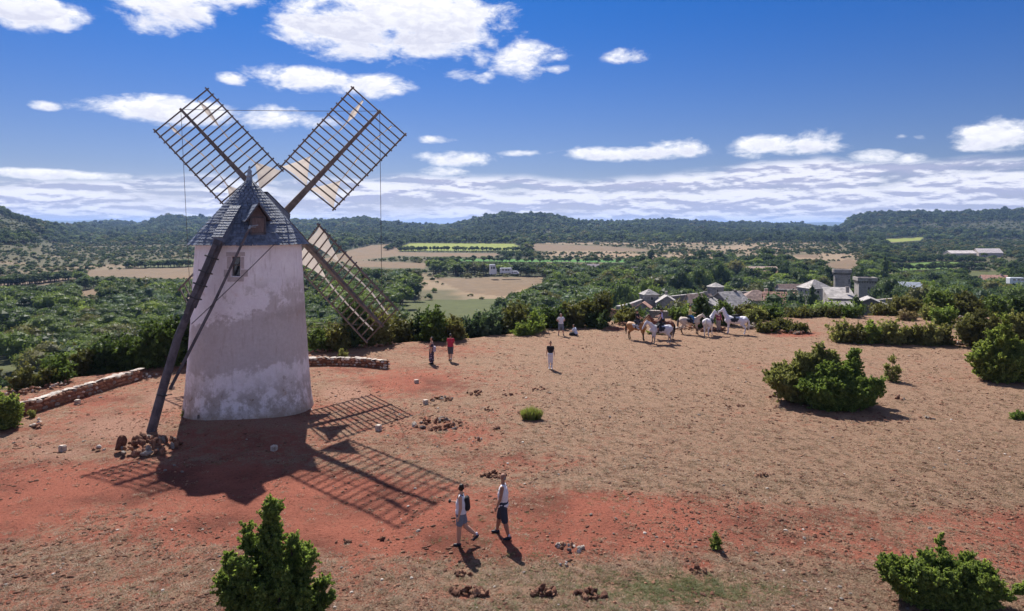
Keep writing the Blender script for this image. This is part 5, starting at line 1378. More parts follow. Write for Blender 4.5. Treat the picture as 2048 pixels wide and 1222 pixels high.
# right edge
X, Y, Z = gnd(2008, 768)
juniper('juniper', (X+.6, Y+1.0, Z), 3.3, cluster(20, 1.7, 1.2, 3.2, 1.1, .5, .85, gj, .7)+[(-1.7,0,1.3,.6),(.2,0,3.7,.5)], gj, FM['juniper'], 'tall bushy green juniper cut by the right edge of the picture', leaf=.065, dens=1.2, tr=.08)
X, Y, Z = gnd(1990, 700); juniper('juniper', (X, Y+1, Z), 2.4, cluster(12, 1.9, 1.0, 2.5, 1.4, .7, 1.0, gj), gj, FM['olive'], 'yellowish olive bush behind the tall right hand juniper', leaf=.075, dens=.9)
X, Y, Z = gnd(2040, 690); juniper('juniper', (X, Y, Z), 2.2, cluster(10, 1.7, 1.0, 2.4, 1.4, .7, 1.0, gj), gj, FM['juniper2'], 'grey olive bush at the right edge behind the tall juniper', leaf=.075, dens=.9)
# left edge
X, Y, Z = gnd(2, 858); juniper('juniper', (X-.1, Y, Z), 1.7, cluster(12, .75, .6, 1.65, .9, .35, .55, gj), gj, FM['juniper'], 'dark green juniper at the left edge in front of the drystone wall', leaf=.045, dens=1.1)
# row of shrubs on the right
ROW = [(1682,684,34,2,'first shrub from the left of the shrub row at the right'),(1716,686,30,1,'second shrub of the row at the right, grey stones beside it'),(1752,686,42,0,'third shrub of the row at the right, broad and leafy'),
       (1790,688,46,2,'upright pointed shrub in the middle of the row at the right'),(1826,688,34,1,'low rounded shrub right of the pointed one in the row'),(1858,690,38,2,'shrub near the right end of the row with bare twigs'),
       (1892,690,30,1,'last low shrub of the row before the red stones'),(1940,682,44,2,'single narrow shrub right of the row, beyond the red stones'),(1887,652,40,0,'shrub standing behind the row at the right'),(1865,640,24,2,'small shrub furthest back behind the row at the right'),
       (1813,640,14,3,'bare grey little bush behind the row'),(1560,660,18,1,'low grey green shrub at the tip of the stone rows below the village'),(1512,650,34,2,'dark shrub right of the white horses below the village'),(1535,664,16,1,'very low shrub on the stone row right of the white horses'),(1592,665,12,1,'flat scrubby shrub at the end of the stone row')]
for (px, py, hpx, k, lb) in ROW:
    X, Y, Z = gnd(px, py); H = hpx/FP*Y
    juniper('shrub', (X, Y, Z), H, cluster(8, 1.0, .6, H*1.25, H*.5, .3, .55, gj, .7), gj, [FM['juniper'], FM['olive'], FM['juniper2'], FM['dry']][k], lb, 'shrub', leaf=.10, dens=.42, group='shrubs on the right of the hilltop')
# little things in the grass
X, Y, Z = gnd(1430, 1098); juniper('shrub', (X, Y, Z), .45, [(0,0,.45,.17),(.06,0,.3,.15)], gj, FM['juniper'], 'tiny bright green bush alone on the red track', 'shrub', leaf=.025, dens=.8, group='small bushes in the grass', tr=.012)
X, Y, Z = gnd(2038, 838); juniper('shrub', (X, Y, Z), .25, [(0,0,.28,.3),(.3,0,.22,.28),(-.25,0,.2,.25)], gj, FM['juniper'], 'small flat green bush at the right edge in dry grass', 'shrub', leaf=.04, dens=.7, group='small bushes in the grass', tr=.015)
X, Y, Z = gnd(60, 835); juniper('shrub', (X, Y, Z), .3, [(0,0,.32,.2),(.15,0,.25,.18)], gj, FM['juniper2'], 'small green weed at the end of the left wall', 'shrub', leaf=.03, dens=.6, group='small bushes in the grass', tr=.01)
X, Y, Z = gnd(683, 716); juniper('shrub', (X, Y, Z), .6, [(0,0,.55,.35),(.35,0,.4,.3)], gj, FM['juniper2'], 'small bush behind the short right wall', 'shrub', leaf=.05, dens=.5, group='small bushes in the grass', tr=.01)
X, Y, Z = gnd(1318, 671); juniper('shrub', (X, Y+.8, Z), .4, [(-.5,0,.38,.5),(.3,0,.42,.5),(.9,0,.35,.4)], gj, FM['juniper'], 'low green shrub under the belly of the grey horse', 'shrub', leaf=.06, dens=.6, group='small bushes in the grass', tr=.01)
X, Y, Z = gnd(368, 834); juniper('shrub', (X, Y, Z), .2, [(0,0,.22,.14)], gj, FM['juniper2'], 'weed growing at the left foot of the windmill wall', 'shrub', leaf=.02, dens=.6, group='small bushes in the grass', tr=.006)
# tall grass tussock
def tussock(px, py, wpx, hpx, n, label):
    X, Y, Z = gnd(px, py); Hh = hpx/FP*Y; Wd = wpx/2/FP*Y; t = thing('grass_tussock', (X, Y, Z), 0, label, 'grass tussock')
    r = np.random.default_rng(int(px)); 
    for nm, m_, nn, hs in (('green_blade_tuft', FM['light'], n, 1.), ('dry_blade_tuft', FM['dry'], n//2, .95)):
        a = r.uniform(0, 2*math.pi, nn); u = np.sqrt(r.uniform(0, 1, nn)); b = np.stack([u*Wd*.8*np.cos(a), u*Wd*.5*np.sin(a), np.zeros(nn)], -1)
        h = Hh*hs*(1-.4*u)*r.uniform(.6, 1.1, nn); tip = b*1.35+np.stack([r.normal(0, .05, nn), r.normal(0, .05, nn), h], -1); s_ = np.stack([-np.sin(a*3), np.cos(a*3), a*0], -1)*.012
        V = np.stack([b-s_, b+s_, (b+tip)*.5+s_*.8, tip, (b+tip)*.5-s_*.8], 1).reshape(-1, 3); i = np.arange(nn)[:, None]*5
        F = np.concatenate([np.concatenate([i, i+1, i+2], 1), np.concatenate([i, i+2, i+4], 1), np.concatenate([i+4, i+2, i+3], 1)])
        me = mesh_np(nm, V, F, [m_]); o = bpy.data.objects.new(nm, me); link(o, t); o['kind'] = 'stuff'
tussock(1063, 838, 46, 30, 900, 'tall green and straw coloured grass tussock alone right of the stone heaps')
# bushes along the lip of the hill
LIP = [ # px, py base, height px, width px, tone, label
 (60,775,34,70,'juniper2','low grey green bush on the lip behind the left wall, leftmost'),(120,762,46,70,'juniper','dark bush on the lip behind the left wall, second from the left'),(165,752,58,60,'juniper2','tall bush behind the left wall with pale leaves'),
 (215,742,66,70,'dark','dark conifer like bush behind the left wall'),(262,738,64,60,'juniper','green bush behind the right end of the left wall'),(305,735,84,60,'juniper','tall leafy bush beyond the left wall end'),(345,732,92,60,'juniper','bright tipped tall bush nearest the tail pole'),(378,728,86,40,'dark','dark bush directly behind the left edge of the mill'),
 (640,702,46,50,'mid','leafy shrub on the lip just right of the mill'),(668,700,56,60,'olive','olive shrub under the lowest sail tip, left one'),(712,694,92,60,'dark','dark juniper standing behind the lowest sail tip'),(752,690,66,60,'olive','yellowish shrub right of the lowest sail tip'),(785,686,50,40,'juniper2','small shrub right of the yellowish one on the lip'),
 (815,684,40,36,'olive','olive shrub left of the woman in the patterned dress'),(842,682,62,34,'dark','dark upright shrub behind the woman in the patterned dress'),(866,681,58,40,'juniper','upright green shrub between the woman in the dress and the man in red'),(906,680,44,50,'juniper2','low shrub right behind the man in red'),(938,677,40,50,'blue','grey green shrub on the lip, left of the yellow green bush'),
 (972,675,52,60,'blue','broad grey green shrub in the middle of the lip'),(1005,670,40,44,'olive','olive shrub left of the yellow green bush'),(1054,670,24,46,'light','round yellow green bush on the lip'),(1076,664,34,24,'light','small pointed yellow green shrub right of the round one'),(1030,664,56,60,'juniper2','big grey green bush behind the round yellow green one'),
 (1105,655,40,50,'mid','bush behind the man in the white shirt'),(1150,652,48,60,'olive','olive tree like bush above the seated person'),(1200,650,58,70,'olive','tall olive bush right of the seated person'),(1195,655,30,60,'dark','dark low shrub under the tall olive bush'),(1250,645,26,50,'juniper2','low shrub before the buckskin horse'),
 (1262,640,22,50,'juniper','shrub behind the buckskin horse'),(1360,640,20,60,'juniper','low shrub behind the grey horse rump'),(1402,655,56,34,'dark','dark pointed shrub between the yellow rider and the next white horse'),(1450,650,40,30,'juniper','bright shrub behind the person in maroon'),(1500,642,30,60,'juniper2','shrub right of the last white horse'),
 (1540,640,24,70,'juniper','broad shrub below the long brown village roofs'),(1600,634,13,70,'olive','low olive shrub along the lip below the village'),(1650,634,14,60,'juniper2','low shrub along the lip below the round tower'),(1700,634,18,60,'juniper','dark green shrub along the lip below the square tower'),(1760,633,22,60,'olive','shrub along the lip right of the village'),
 (1810,633,40,80,'juniper2','spreading shrub on the lip right of the village, left of two'),(1870,632,46,80,'juniper','spreading shrub on the lip right of the village, right of two'),(1930,632,40,80,'olive','olive shrub on the lip near the right side'),(1985,632,38,70,'juniper','green shrub on the lip near the right edge'),(2040,632,40,70,'dark','dark shrub on the lip at the right edge')]
for (px, py, hp, wp_, tn, lb) in LIP:
    tn = {'juniper': 'mid', 'juniper2': 'olive'}.get(tn, tn)
    Yr = float(rim_of(np.array([px]))[0]); Y = min(CH*FP/(py-HY), Yr+2.5) if py > float(ip(RIM, px)) else Yr+2.0
    X = at(px, Y); Z = z_at(X, Y); top = zrow(py-hp, Y); H = max(top-Z, .5); w = wp_/2/FP*Y
    juniper('bush', (X, Y, Z-.1), H, cluster(int(5+w*3), w*.85, min(w, 1.2), H*1.08, H*.62, .45*min(1.4, max(.6, H/2)), .7*min(1.4, max(.6, H/2)), gj, .5), gj, FM[tn], lb, 'bush', leaf=.125 if Y > 50 else .10, dens=.42, group='bushes along the lip of the hilltop', flat=1.1)
# stone rows under the right hand shrubs
def stone_row(pa, pb, n, kinds, label, size=(.12, .26)):
    Xa, Ya, Za = gnd(*pa); Xb, Yb, Zb = gnd(*pb); t = thing('stone_row', (Xa, Ya, Za), 0, label, 'stone row', 'tumbled stone rows')
    for k in range(n):
        f = gj.uniform(0, 1); x = Xa+(Xb-Xa)*f+gj.normal(0, .25); y = Ya+(Yb-Ya)*f+gj.normal(0, .35); s_ = gj.uniform(*size)
        rock_obj('rock', kinds[int(gj.integers(len(kinds)))], t, (x-Xa, y-Ya, z_at(x, y)-Za+s_*.3+gj.uniform(0, .18)), (s_, s_*.8, s_*.7), (0, 0, gj.uniform(0, 6)))
stone_row((1340,660),(1385,656),40,['red','red','pale'],'red tumbled stones between the grey and the cream horse')
stone_row((1402,664),(1450,660),34,['red','dark'],'dark red stones behind the person in maroon')
stone_row((1488,657),(1520,655),50,['grey','grey','dark'],'grey tumbled stones right of the last white horse')
stone_row((1520,662),(1608,668),46,['red','dark','grey'],'low line of stones ending at the bare red patch')
stone_row((1690,684),(1900,688),70,['grey','red','grey','pale'],'stones lying under the row of shrubs at the right')
stone_row((1905,686),(1950,692),40,['red','red','pale'],'red stone spill at the right end of the shrub row')
stone_row((1895,636),(1930,638),26,['grey','grey','red'],'grey stones on the lip near the right side, left group')
stone_row((1965,632),(2010,634),34,['grey','grey'],'grey stones on the lip near the right side, right group')
stone_row((1240,650),(1275,652),22,['red','dark'],'stones on the lip left of the buckskin horse')
stone_row((620,706),(800,690),60,['red','red','dark'],'line of red stones on the lip beyond the right wall',(.08,.18))
stone_row((10,795),(150,765),40,['red','pale','red'],'red stones scattered behind the left wall',(.08,.18))
# ------------------------------------------------------------------ loose gravel and dry grass blades over the hilltop
gp = np.random.default_rng(91)
def field_pts(n, y0, y1, power=1.0):
    Y = 1/(1/y0+(1/y1-1/y0)*gp.uniform(0, 1, n)**power); X = gp.uniform(-.86, .86, n)*(Y+1.5)
    px = screen_x(X, Y); k = (Y < rim_of(np.clip(px, -400, 2500))-.3) & ((X-TC[0])**2+(Y-TC[1])**2 > 3.15**2); return X[k], Y[k]
def small(nm, V, F, m_): return mesh_np(nm, V, F, [m_])
PC = proto_coll('pebble_shapes', [small('pebble', rock_mesh(80+k, .6)[:], IF, [M_rock_red, M_rock_dark, M_rock_pale, M_rock_red, M_rock_grey][k]) for k in range(5)])
X, Y = field_pts(100000, 11, 68, 1.0)
cl = fbm(X*.4, Y*.4, 3, 77); k = gp.uniform(-.5, .5, len(X)) < cl*2.6+.05; X, Y = X[k], Y[k]; n = len(X)
s_ = .016+.062*gp.uniform(0, 1, n)**6+.012*(Y > 30)
o = scatter('gravel', X, Y, elev(X, Y)+s_*.2, np.stack([s_*gp.uniform(.8, 1.3, n), s_, s_*.8], -1), gp.uniform(0, 6.28, n), gp.choice(5, n, p=[.30,.46,.015,.20,.025]), PC)
tag(o, 'loose red and grey pebbles strewn over the hilltop', 'gravel', kind='stuff')
def tuft(r, n, h, w):
    V = []; F = []
    for k in range(n):
        a = r.uniform(0, 2*math.pi); b = np.array((math.cos(a)*w*.4, math.sin(a)*w*.4, -.01)); tip = np.array((math.cos(a)*w*r.uniform(.5, 1.6), math.sin(a)*w*r.uniform(.5, 1.6), h*r.uniform(.4, 1.1))); s2 = np.array((-math.sin(a), math.cos(a), 0))*.006
        V += [b-s2, b+s2, tip]; F.append((3*k, 3*k+1, 3*k+2))
    return np.array(V), np.array(F)
rt = np.random.default_rng(3)
M_straw = foliage('straw', (.20,.14,.09), (.38,.28,.19), .3, .25); M_sgreen = foliage('short_green', (.09,.11,.04), (.17,.17,.07), .3, .25); M_brown = foliage('brown_stubble', (.13,.075,.048), (.22,.13,.085), .2, .25)
GCn = proto_coll('tuft_shapes', [mesh_np('tuft', *tuft(rt, 26, .05, .10), [m_]) for m_ in (M_straw, M_straw, M_brown, M_sgreen)])
X, Y = field_pts(95000, 11, 68, 1.0)
so_, pa_, gr2 = soil_maps(X, Y); k = (gp.uniform(0, 1, len(X)) > np.clip(so_*1.15-.08+pa_*.5, 0, .97)); X, Y, gr2 = X[k], Y[k], gr2[k]; n = len(X)
s_ = gp.uniform(.4, 1.3, n)*(.8+.004*Y)
kk = gp.choice(3, n, p=[.4,.3,.3]); kk = np.where(gp.uniform(0, 1, n) < sst((gr2-.28)*3), 3, kk)
o = scatter('dry_grass', X, Y, elev(X, Y), np.stack([s_*1.4, s_*1.4, s_*.8], -1), gp.uniform(0, 6.28, n), kk, GCn)
tag(o, 'short dry grass covering the hilltop', 'grass', kind='stuff')
# ------------------------------------------------------------------ people and horses
def capsule(mb, a, b, ra, rb, n=10, sq=(1, 1)):
    """tapered capsule between two joints as a closed shell"""
    a = np.array(a, float); b = np.array(b, float); d = b-a; L = np.linalg.norm(d)
    d = d/L if L > 1e-6 else np.array((0, 0, 1.)); u = np.array((0, 1., 0)) if abs(d[1]) < .9 else np.array((1., 0, 0))
    x = np.cross(u, d); x /= np.linalg.norm(x); y = np.cross(d, x); x *= sq[0]; y *= sq[1]
    prof = [(-math.cos(t)*1.0, math.sin(t)) for t in np.linspace(0, math.pi/2, 5)][1:]
    V = [a-d*ra]; rings = []
    for c, s in prof: rings.append((a+d*ra*c, ra*s))
    for s_, c in [(p[1], -p[0]) for p in prof[::-1]]: rings.append((b+d*rb*c, rb*s_))
    for (c, r) in rings:
        for k in range(n): t = 2*math.pi*k/n; V.append(c+r*(math.cos(t)*x+math.sin(t)*y))
    V.append(b+d*rb); m = len(rings); e = len(V)-1
    F3 = [(0, 1+(k+1) % n, 1+k) for k in range(n)]+[(e, 1+(m-1)*n+k, 1+(m-1)*n+(k+1) % n) for k in range(n)]
    F4 = [(1+i*n+k, 1+i*n+(k+1) % n, 1+(i+1)*n+(k+1) % n, 1+(i+1)*n+k) for i in range(m-1) for k in range(n)]
    mb.multi(V, [F3, F4])
def fused(name, caps, mat_, parent, vox=.02, smooth_it=2):
    """one continuous surface from overlapping capsules"""
    mb = MB()
    for c in caps: capsule(mb, *c)
    Fs = []
    if mb.F3: Fs.append(np.concatenate(mb.F3))
    if mb.F4: Fs.append(np.concatenate(mb.F4))
    me = mesh_np(name, np.concatenate(mb.V), Fs, [mat_])
    o = bpy.data.objects.new(name, me); COL.objects.link(o)
    r = o.modifiers.new('r', 'REMESH'); r.mode = 'VOXEL'; r.voxel_size = vox
    s = o.modifiers.new('s', 'SMOOTH'); s.factor = .5; s.iterations = smooth_it
    dg = bpy.context.evaluated_depsgraph_get(); ev = o.evaluated_get(dg)
    me2 = bpy.data.meshes.new_from_object(ev); o.modifiers.clear(); o.data = me2
    if not me2.materials: me2.materials.append(mat_)
    me2.polygons.foreach_set('use_smooth', np.ones(len(me2.polygons), bool))
    o.parent = parent; return o
def pm(name, c, r=.8, c2=None, sc=20): return mat(name, c, r, c2, sc, .1, 60, spec=.25)
SKIN = pm('skin', (.48,.27,.19), .6); SKIN_T = pm('tanned_skin', (.30,.15,.10), .6)
def rx(v, a):  # rotate about Z
    c, s = math.cos(a), math.sin(a); return np.array((v[0]*c-v[1]*s, v[0]*s+v[1]*c, v[2]))
def person(px, py, heading, label, H=1.72, skin=SKIN, legs=((12, 4), (-14, 24)), arms=((8, 12, 6), (-8, 10, 6)), head_yaw=0, head_pitch=0, build=1.0,
           top=None, top_long=0., bottom=None, bottom_len='short', hair=None, hair_kind='short', shoes=None, back=None, hold=None, pose='stand', dress=False, helmet=None, pos=None, lean=0, group='visitors on the hilltop', hat=None, spread=0., zoff=0., seat_z=None):
    """heading: degrees, 0 faces the right of the picture, 180 the left, 90 away, -90 to the camera"""
    if pos is None: X, Y, Z = gnd(px, py)
    else: X, Y, Z = pos
    root = thing('person', (X, Y, Z+zoff), R_(heading), label, 'person', group)
    s = H/1.72; b = build*1.13; B = []; 
    hipz = .90
    hips = {1: np.array((0, .085, hipz)), -1: np.array((0, -.085, hipz))}
    lean_ = R_(lean); up = np.array((math.sin(lean_), 0, math.cos(lean_)))
    pel = np.array((0, 0, .95)); chest = pel+up*.30; neck = pel+up*.53; sh_h = pel+up*.46
    fw = np.array((1., 0, 0))
    LG = {}
    for sd, (sw, kn) in zip((1, -1), legs):
        a = R_(sw); k = R_(kn); sp = R_(spread)
        if pose == 'ride': th = np.array((.70, sd*.52, -.50)); th /= np.linalg.norm(th); sk = np.array((-.12, sd*.02, -1.)); sk /= np.linalg.norm(sk)
        elif pose == 'sit': th = np.array((.93, sd*.28, .22)); th /= np.linalg.norm(th); sk = np.array((.35, -sd*.3, -.42)); sk /= np.linalg.norm(sk)
        else:
            th = np.array((math.sin(a), sd*math.sin(sp), -math.cos(a))); th /= np.linalg.norm(th); sk = np.array((math.sin(a-k), sd*math.sin(sp), -math.cos(a-k))); sk /= np.linalg.norm(sk)
        knee = hips[sd]+th*.42; ank = knee+sk*.42; toe_dir = fw*1.0 if pose != 'x' else fw
        pitch = R_(max(0, kn-sw-4)*.9) if pose == 'stand' else 0
        td = np.array((math.cos(pitch), 0, -math.sin(pitch)))
        LG[sd] = (hips[sd], knee, ank, td)
        B += [(hips[sd], knee, .088*b, .060*b), (knee, knee+(ank-knee)*.35, .057*b, .056*b), (knee+(ank-knee)*.3, ank, .058*b, .038)]
        B += [(ank-np.array((0,0,.03)), ank-np.array((0,0,.05))+td*.15, .036, .028)]
    # trunk
    B += [(pel+np.array((0,.055,-.03)), pel+np.array((0,-.055,-.03)), .115*b, .115*b), (pel+np.array((0,.04,.06)), chest+np.array((0,.06,-.05)), .095*b, .108*b), (pel+np.array((0,-.04,.06)), chest+np.array((0,-.06,-.05)), .095*b, .108*b),
          (chest+np.array((0,.07,.05)), chest+np.array((0,-.07,.05)), .105, .105), (sh_h+np.array((0,.12,-.02)), sh_h+np.array((0,-.12,-.02)), .062, .062), (sh_h, neck+up*.06, .062, .052)]
    hp, hy_ = R_(head_pitch), R_(head_yaw); hc = neck+up*.155
    hd = np.array((math.cos(hy_)*math.cos(hp), math.sin(hy_)*math.cos(hp), -math.sin(hp))); hl = np.array((-math.sin(hy_), math.cos(hy_), 0)); hu = np.cross(hd, hl)
    B += [(hc+hu*.03-hd*.015, hc-hu*.025+hd*.008, .088, .072), (hc-hu*.03+hd*.02, hc-hu*.075+hd*.05, .062, .034), (hc+hd*.082+hu*.005, hc+hd*.105-hu*.022, .012, .016),
          (hc+hl*.083-hu*.01, hc+hl*.09+hu*.012-hd*.01, .014, .016), (hc-hl*.083-hu*.01, hc-hl*.09+hu*.012-hd*.01, .014, .016), (hc+hd*.082-hl*.02-hu*.05, hc+hd*.082+hl*.02-hu*.05, .010, .010)]
    AR = {}
    for sd, (sw, el, out) in zip((1, -1), arms):
        sh = sh_h+np.array((0, sd*.175, 0)); a = R_(sw); o_ = R_(out)
        d1 = np.array((math.sin(a), sd*math.sin(o_), -math.cos(a))); d1 /= np.linalg.norm(d1)
        e_ = R_(sw+el); inn = -.25 if pose == 'ride' else (math.sin(o_) if el < 60 else -.55)
        if el > 60 and out > 40: inn = -1.0
        d2 = np.array((math.sin(e_), sd*inn, -math.cos(e_))); d2 /= np.linalg.norm(d2)
        elb = sh+d1*.28; wr = elb+d2*.24; AR[sd] = (sh, elb, wr, d2)
        B += [(sh, elb, .048*b, .036*b), (elb, elb+(wr-elb)*.4, .037*b, .036*b), (elb+(wr-elb)*.35, wr, .036*b, .024)]
        pl = wr+d2*.055; y_ = np.array((1., 0, 0)); y_ = y_-d2*(y_@d2); y_ /= np.linalg.norm(y_)+1e-9
        B += [(wr, pl, .022, .026)]
        for q_, fl in zip((-.024, -.008, .008, .024), (.055, .068, .07, .06)):
            r0 = pl+y_*q_+d2*.01; cu = np.cross(d2, y_)*sd; B += [(r0, r0+d2*fl*.55, .0105, .010), (r0+d2*fl*.55, r0+d2*fl*.95+cu*.014, .0095, .008)]
        B += [(wr+d2*.02+y_*.018, wr+d2*.05+y_*.048, .012, .011), (wr+d2*.05+y_*.048, wr+d2*.085+y_*.052, .0105, .009)]
    lowest = min(LG[k][2][2] for k in LG)-.085
    shift = np.array((0, 0, -lowest)) if pose == 'stand' else np.array((0, 0, 0.))
    if pose == 'sit': shift = np.array((0, 0, -hipz+.11))
    if pose == 'ride': shift = np.array((0, 0, -hipz+seat_z/s))
    def T(p): return (np.array(p)+shift)*s
    def C(L): return [(T(c[0]), T(c[1]), c[2]*s, c[3]*s)+tuple(c[4:]) for c in L]
    body = fused('body', C(B), skin, root, (.013 if py > 900 else .019)*s)
    body.data.name = 'body'
    if top is not None:
        g_ = .016; L = [(pel+np.array((0,.05,.02-top_long)), pel+np.array((0,-.05,.02-top_long)), .118*b+g_, .118*b+g_)] if top_long >= 0 else []
        L += [(pel+np.array((0,.04,.06+max(0, -top_long))), chest+np.array((0,.06,-.05)), .100*b+g_, .108*b+g_), (pel+np.array((0,-.04,.06+max(0, -top_long))), chest+np.array((0,-.06,-.05)), .100*b+g_, .108*b+g_),
              (chest+np.array((0,.07,.05)), chest+np.array((0,-.07,.05)), .105+g_, .105+g_), (sh_h+np.array((0,.12,-.02)), sh_h+np.array((0,-.12,-.02)), .062+g_, .062+g_)]
        if isinstance(top, tuple): tm, sleeve = top
        if sleeve:
            for sd in (1, -1): sh, e_, w_, _ = AR[sd]; L.append((sh, sh+(e_-sh)*min(1, sleeve), .060*b, .056*b)); 
            if sleeve > 1:
                for sd in (1, -1): sh, e_, w_, _ = AR[sd]; L.append((e_, w_+(e_-w_)*.08, .046*b, .036))
        fused('shirt', C(L), tm, root, (.02 if py > 900 else .028)*s)
    if dress:
        fused('dress', C([(pel+np.array((0,.05,.25)), pel+np.array((0,-.05,.25)), .125*b, .125*b), (pel, pel+np.array((0,0,-.25)), .16, .17), (pel+np.array((0,0,-.2)), pel+np.array((0,0,-.72)), .17, .18), (chest+np.array((0,.07,.0)), chest+np.array((0,-.07,.0)), .12, .12), (sh_h+np.array((0,.09,0)), chest+np.array((0,.07,0)), .05, .1), (sh_h+np.array((0,-.09,0)), chest+np.array((0,-.07,0)), .05, .1)]), dress, root, .02*s)
    if bottom is not None:
        L = [(pel+np.array((0,.05,-.02)), pel+np.array((0,-.05,-.02)), .128*b, .128*b)]
        for sd in (1, -1):
            h_0, k_0, a_0, _ = LG[sd]; f = {'short': .62, 'knee': .98, 'long': 1, 'leg': 1}[bottom_len]; gth = {'short': .020, 'knee': .024, 'long': .022, 'leg': .008}[bottom_len]
            L.append((h_0, h_0+(k_0-h_0)*f, .088*b+gth, (.088+(.060-.088)*f)*b+gth))
            if bottom_len in ('long', 'leg'): L.append((k_0, k_0+(a_0-k_0)*.93, .060*b+gth*.8, .042+gth*.7))
        fused('trousers' if bottom_len in ('long', 'leg') else 'shorts', C(L), bottom, root, (.02 if py > 900 else .028)*s)
    if shoes is not None:
        for sd in (1, -1):
            h_0, k_0, a_0, td = LG[sd]; fused('shoe', C([(a_0-np.array((0,0,.035))-td*.04, a_0-np.array((0,0,.048))+td*.13, .046, .038), (a_0-np.array((0,0,.0)), a_0-np.array((0,0,.05)), .045, .045)]), shoes, root, .014)
            if shoes is not M_boot: fused('sock', C([(a_0+np.array((0,0,.02)), a_0+np.array((0,0,.05)), .041, .041)]), M_sock, root, .014)
    if hair is not None:
        L = [(hc+hu*.055-hd*.035, hc+hu*.04+hd*.02, .080, .062), (hc-hd*.045+hu*.01, hc-hd*.045-hu*.03, .070, .05), (hc+hu*.02-hd*.02+hl*.04, hc-hu*.01-hd*.03+hl*.045, .05, .045), (hc+hu*.02-hd*.02-hl*.04, hc-hu*.01-hd*.03-hl*.045, .05, .045)]
        if hair_kind == 'bun': L.append((hc+hu*.12-hd*.03, hc+hu*.135-hd*.03, .042, .036))
        if hair_kind == 'tail': L.append((hc-hd*.09, hc-hd*.12-hu*.16, .035, .02))
        if hair_kind == 'long': L += [(hc-hd*.06, hc-hd*.07-hu*.2, .075, .05)]
        if hair_kind == 'bald': L = [(hc-hd*.052-hu*.02, hc-hd*.045-hu*.035, .055, .045)]
        fused('hair', C(L), hair, root, .014)
    for nm, hm, brim in (('helmet', helmet, .05), ('cap', hat, .075)):
        if hm is not None:
            fused(nm, C([(hc+hu*.05-hd*.02, hc+hu*.045+hd*.015, .098, .096), (hc+hu*.045+hd*.09-hl*.03, hc+hu*.045+hd*.09+hl*.03, brim*.5, brim*.5, 8, (1, .5)) if False else (hc+hu*.035+hd*.09-hl*.03, hc+hu*.035+hd*.09+hl*.03, .022, .022)]), hm, root, .014)
    if back is not None:
        fused('backpack', C([(chest+np.array((-.17,.05,.08)), chest+np.array((-.19,.04,-.18)), .075, .085), (chest+np.array((-.17,-.05,.08)), chest+np.array((-.19,-.04,-.18)), .075, .085)]), back, root, .018)
        for sd in (1, -1): fused('strap', C([(sh_h+np.array((-.06, sd*.09, .05)), sh_h+np.array((.06, sd*.10, .02)), .022, .022), (sh_h+np.array((.07, sd*.10, .02)), chest+np.array((.11, sd*.11, -.05)), .02, .018), (chest+np.array((.1, sd*.11, -.06)), chest+np.array((-.1, sd*.13, -.16)), .016, .016)]), back, root, .013)
    return root, (lambda sd: np.array(root.matrix_basis @ Vector(T(AR[sd][2]+AR[sd][3]*.09)))), T
M_sock = pm('white_sock', (.55,.55,.66)); M_boot = pm('black_riding_boot', (.02,.018,.018), .4)
WHT = pm('white_cotton', (.70,.68,.72), .8, (.62,.60,.64)); BLK = pm('black_cloth', (.018,.018,.022)); NVY = pm('navy_shorts_cloth', (.03,.035,.055)); GRYB = pm('grey_blue_denim', (.13,.16,.21), .8, (.17,.20,.26))
DKHAIR = pm('dark_hair', (.018,.013,.010), .5); GYHAIR = pm('cropped_grey_hair', (.22,.19,.17), .7); BLHAIR = pm('fair_hair', (.32,.20,.11), .5); RED = pm('raspberry_red_cloth', (.42,.03,.06)); YEL = pm('pale_yellow_cloth', (.62,.50,.24)); LIL = pm('lilac_cloth', (.42,.38,.66)); MAR = pm('maroon_cloth', (.16,.03,.06)); GRT = pm('grey_mauve_trousers', (.24,.20,.21)); BLJ = pm('bright_blue_jeans', (.05,.20,.42)); BLU = pm('blue_cloth', (.05,.16,.40)); SHO = pm('dark_navy_trainers', (.02,.022,.035), .5); WSHO = pm('white_trainers', (.72,.70,.72), .5); DGY = pm('dark_grey_cloth', (.07,.07,.085)); LBL = pm('pale_blue_white_cloth', (.55,.60,.72))
def floral():
    m = bpy.data.materials.new('dark_floral_cloth'); m.use_nodes = True; t = NT(m.node_tree); bs = t.n['Principled BSDF']; v = t.new('ShaderNodeTexVoronoi'); v.inputs['Scale'].default_value = 9
    t.put(v.inputs['Vector'], t.new('ShaderNodeTexCoord').outputs['Object']); t.put(bs.inputs['Base Color'], t.mix(t.ss(v.outputs['Distance'], .32, .22), (.035,.025,.05), (.50,.40,.55))); bs.inputs['Roughness'].default_value = .85; return m
FLO = floral()
def held(name, label, cat_, p, size, m_, rz=0):
    bm = bmesh.new(); bmesh.ops.create_cube(bm, size=1); bmesh.ops.scale(bm, vec=size, verts=bm.verts); bmesh.ops.bevel(bm, geom=bm.edges[:], offset=min(size)*.22, segments=2, affect='EDGES')
    me = bpy.data.meshes.new(name); bm.to_mesh(me); bm.free(); me.materials.append(m_); o = bpy.data.objects.new(name, me); link(o); o.location = p; o.rotation_euler = (0, 0, rz); return tag(o, label, cat_)
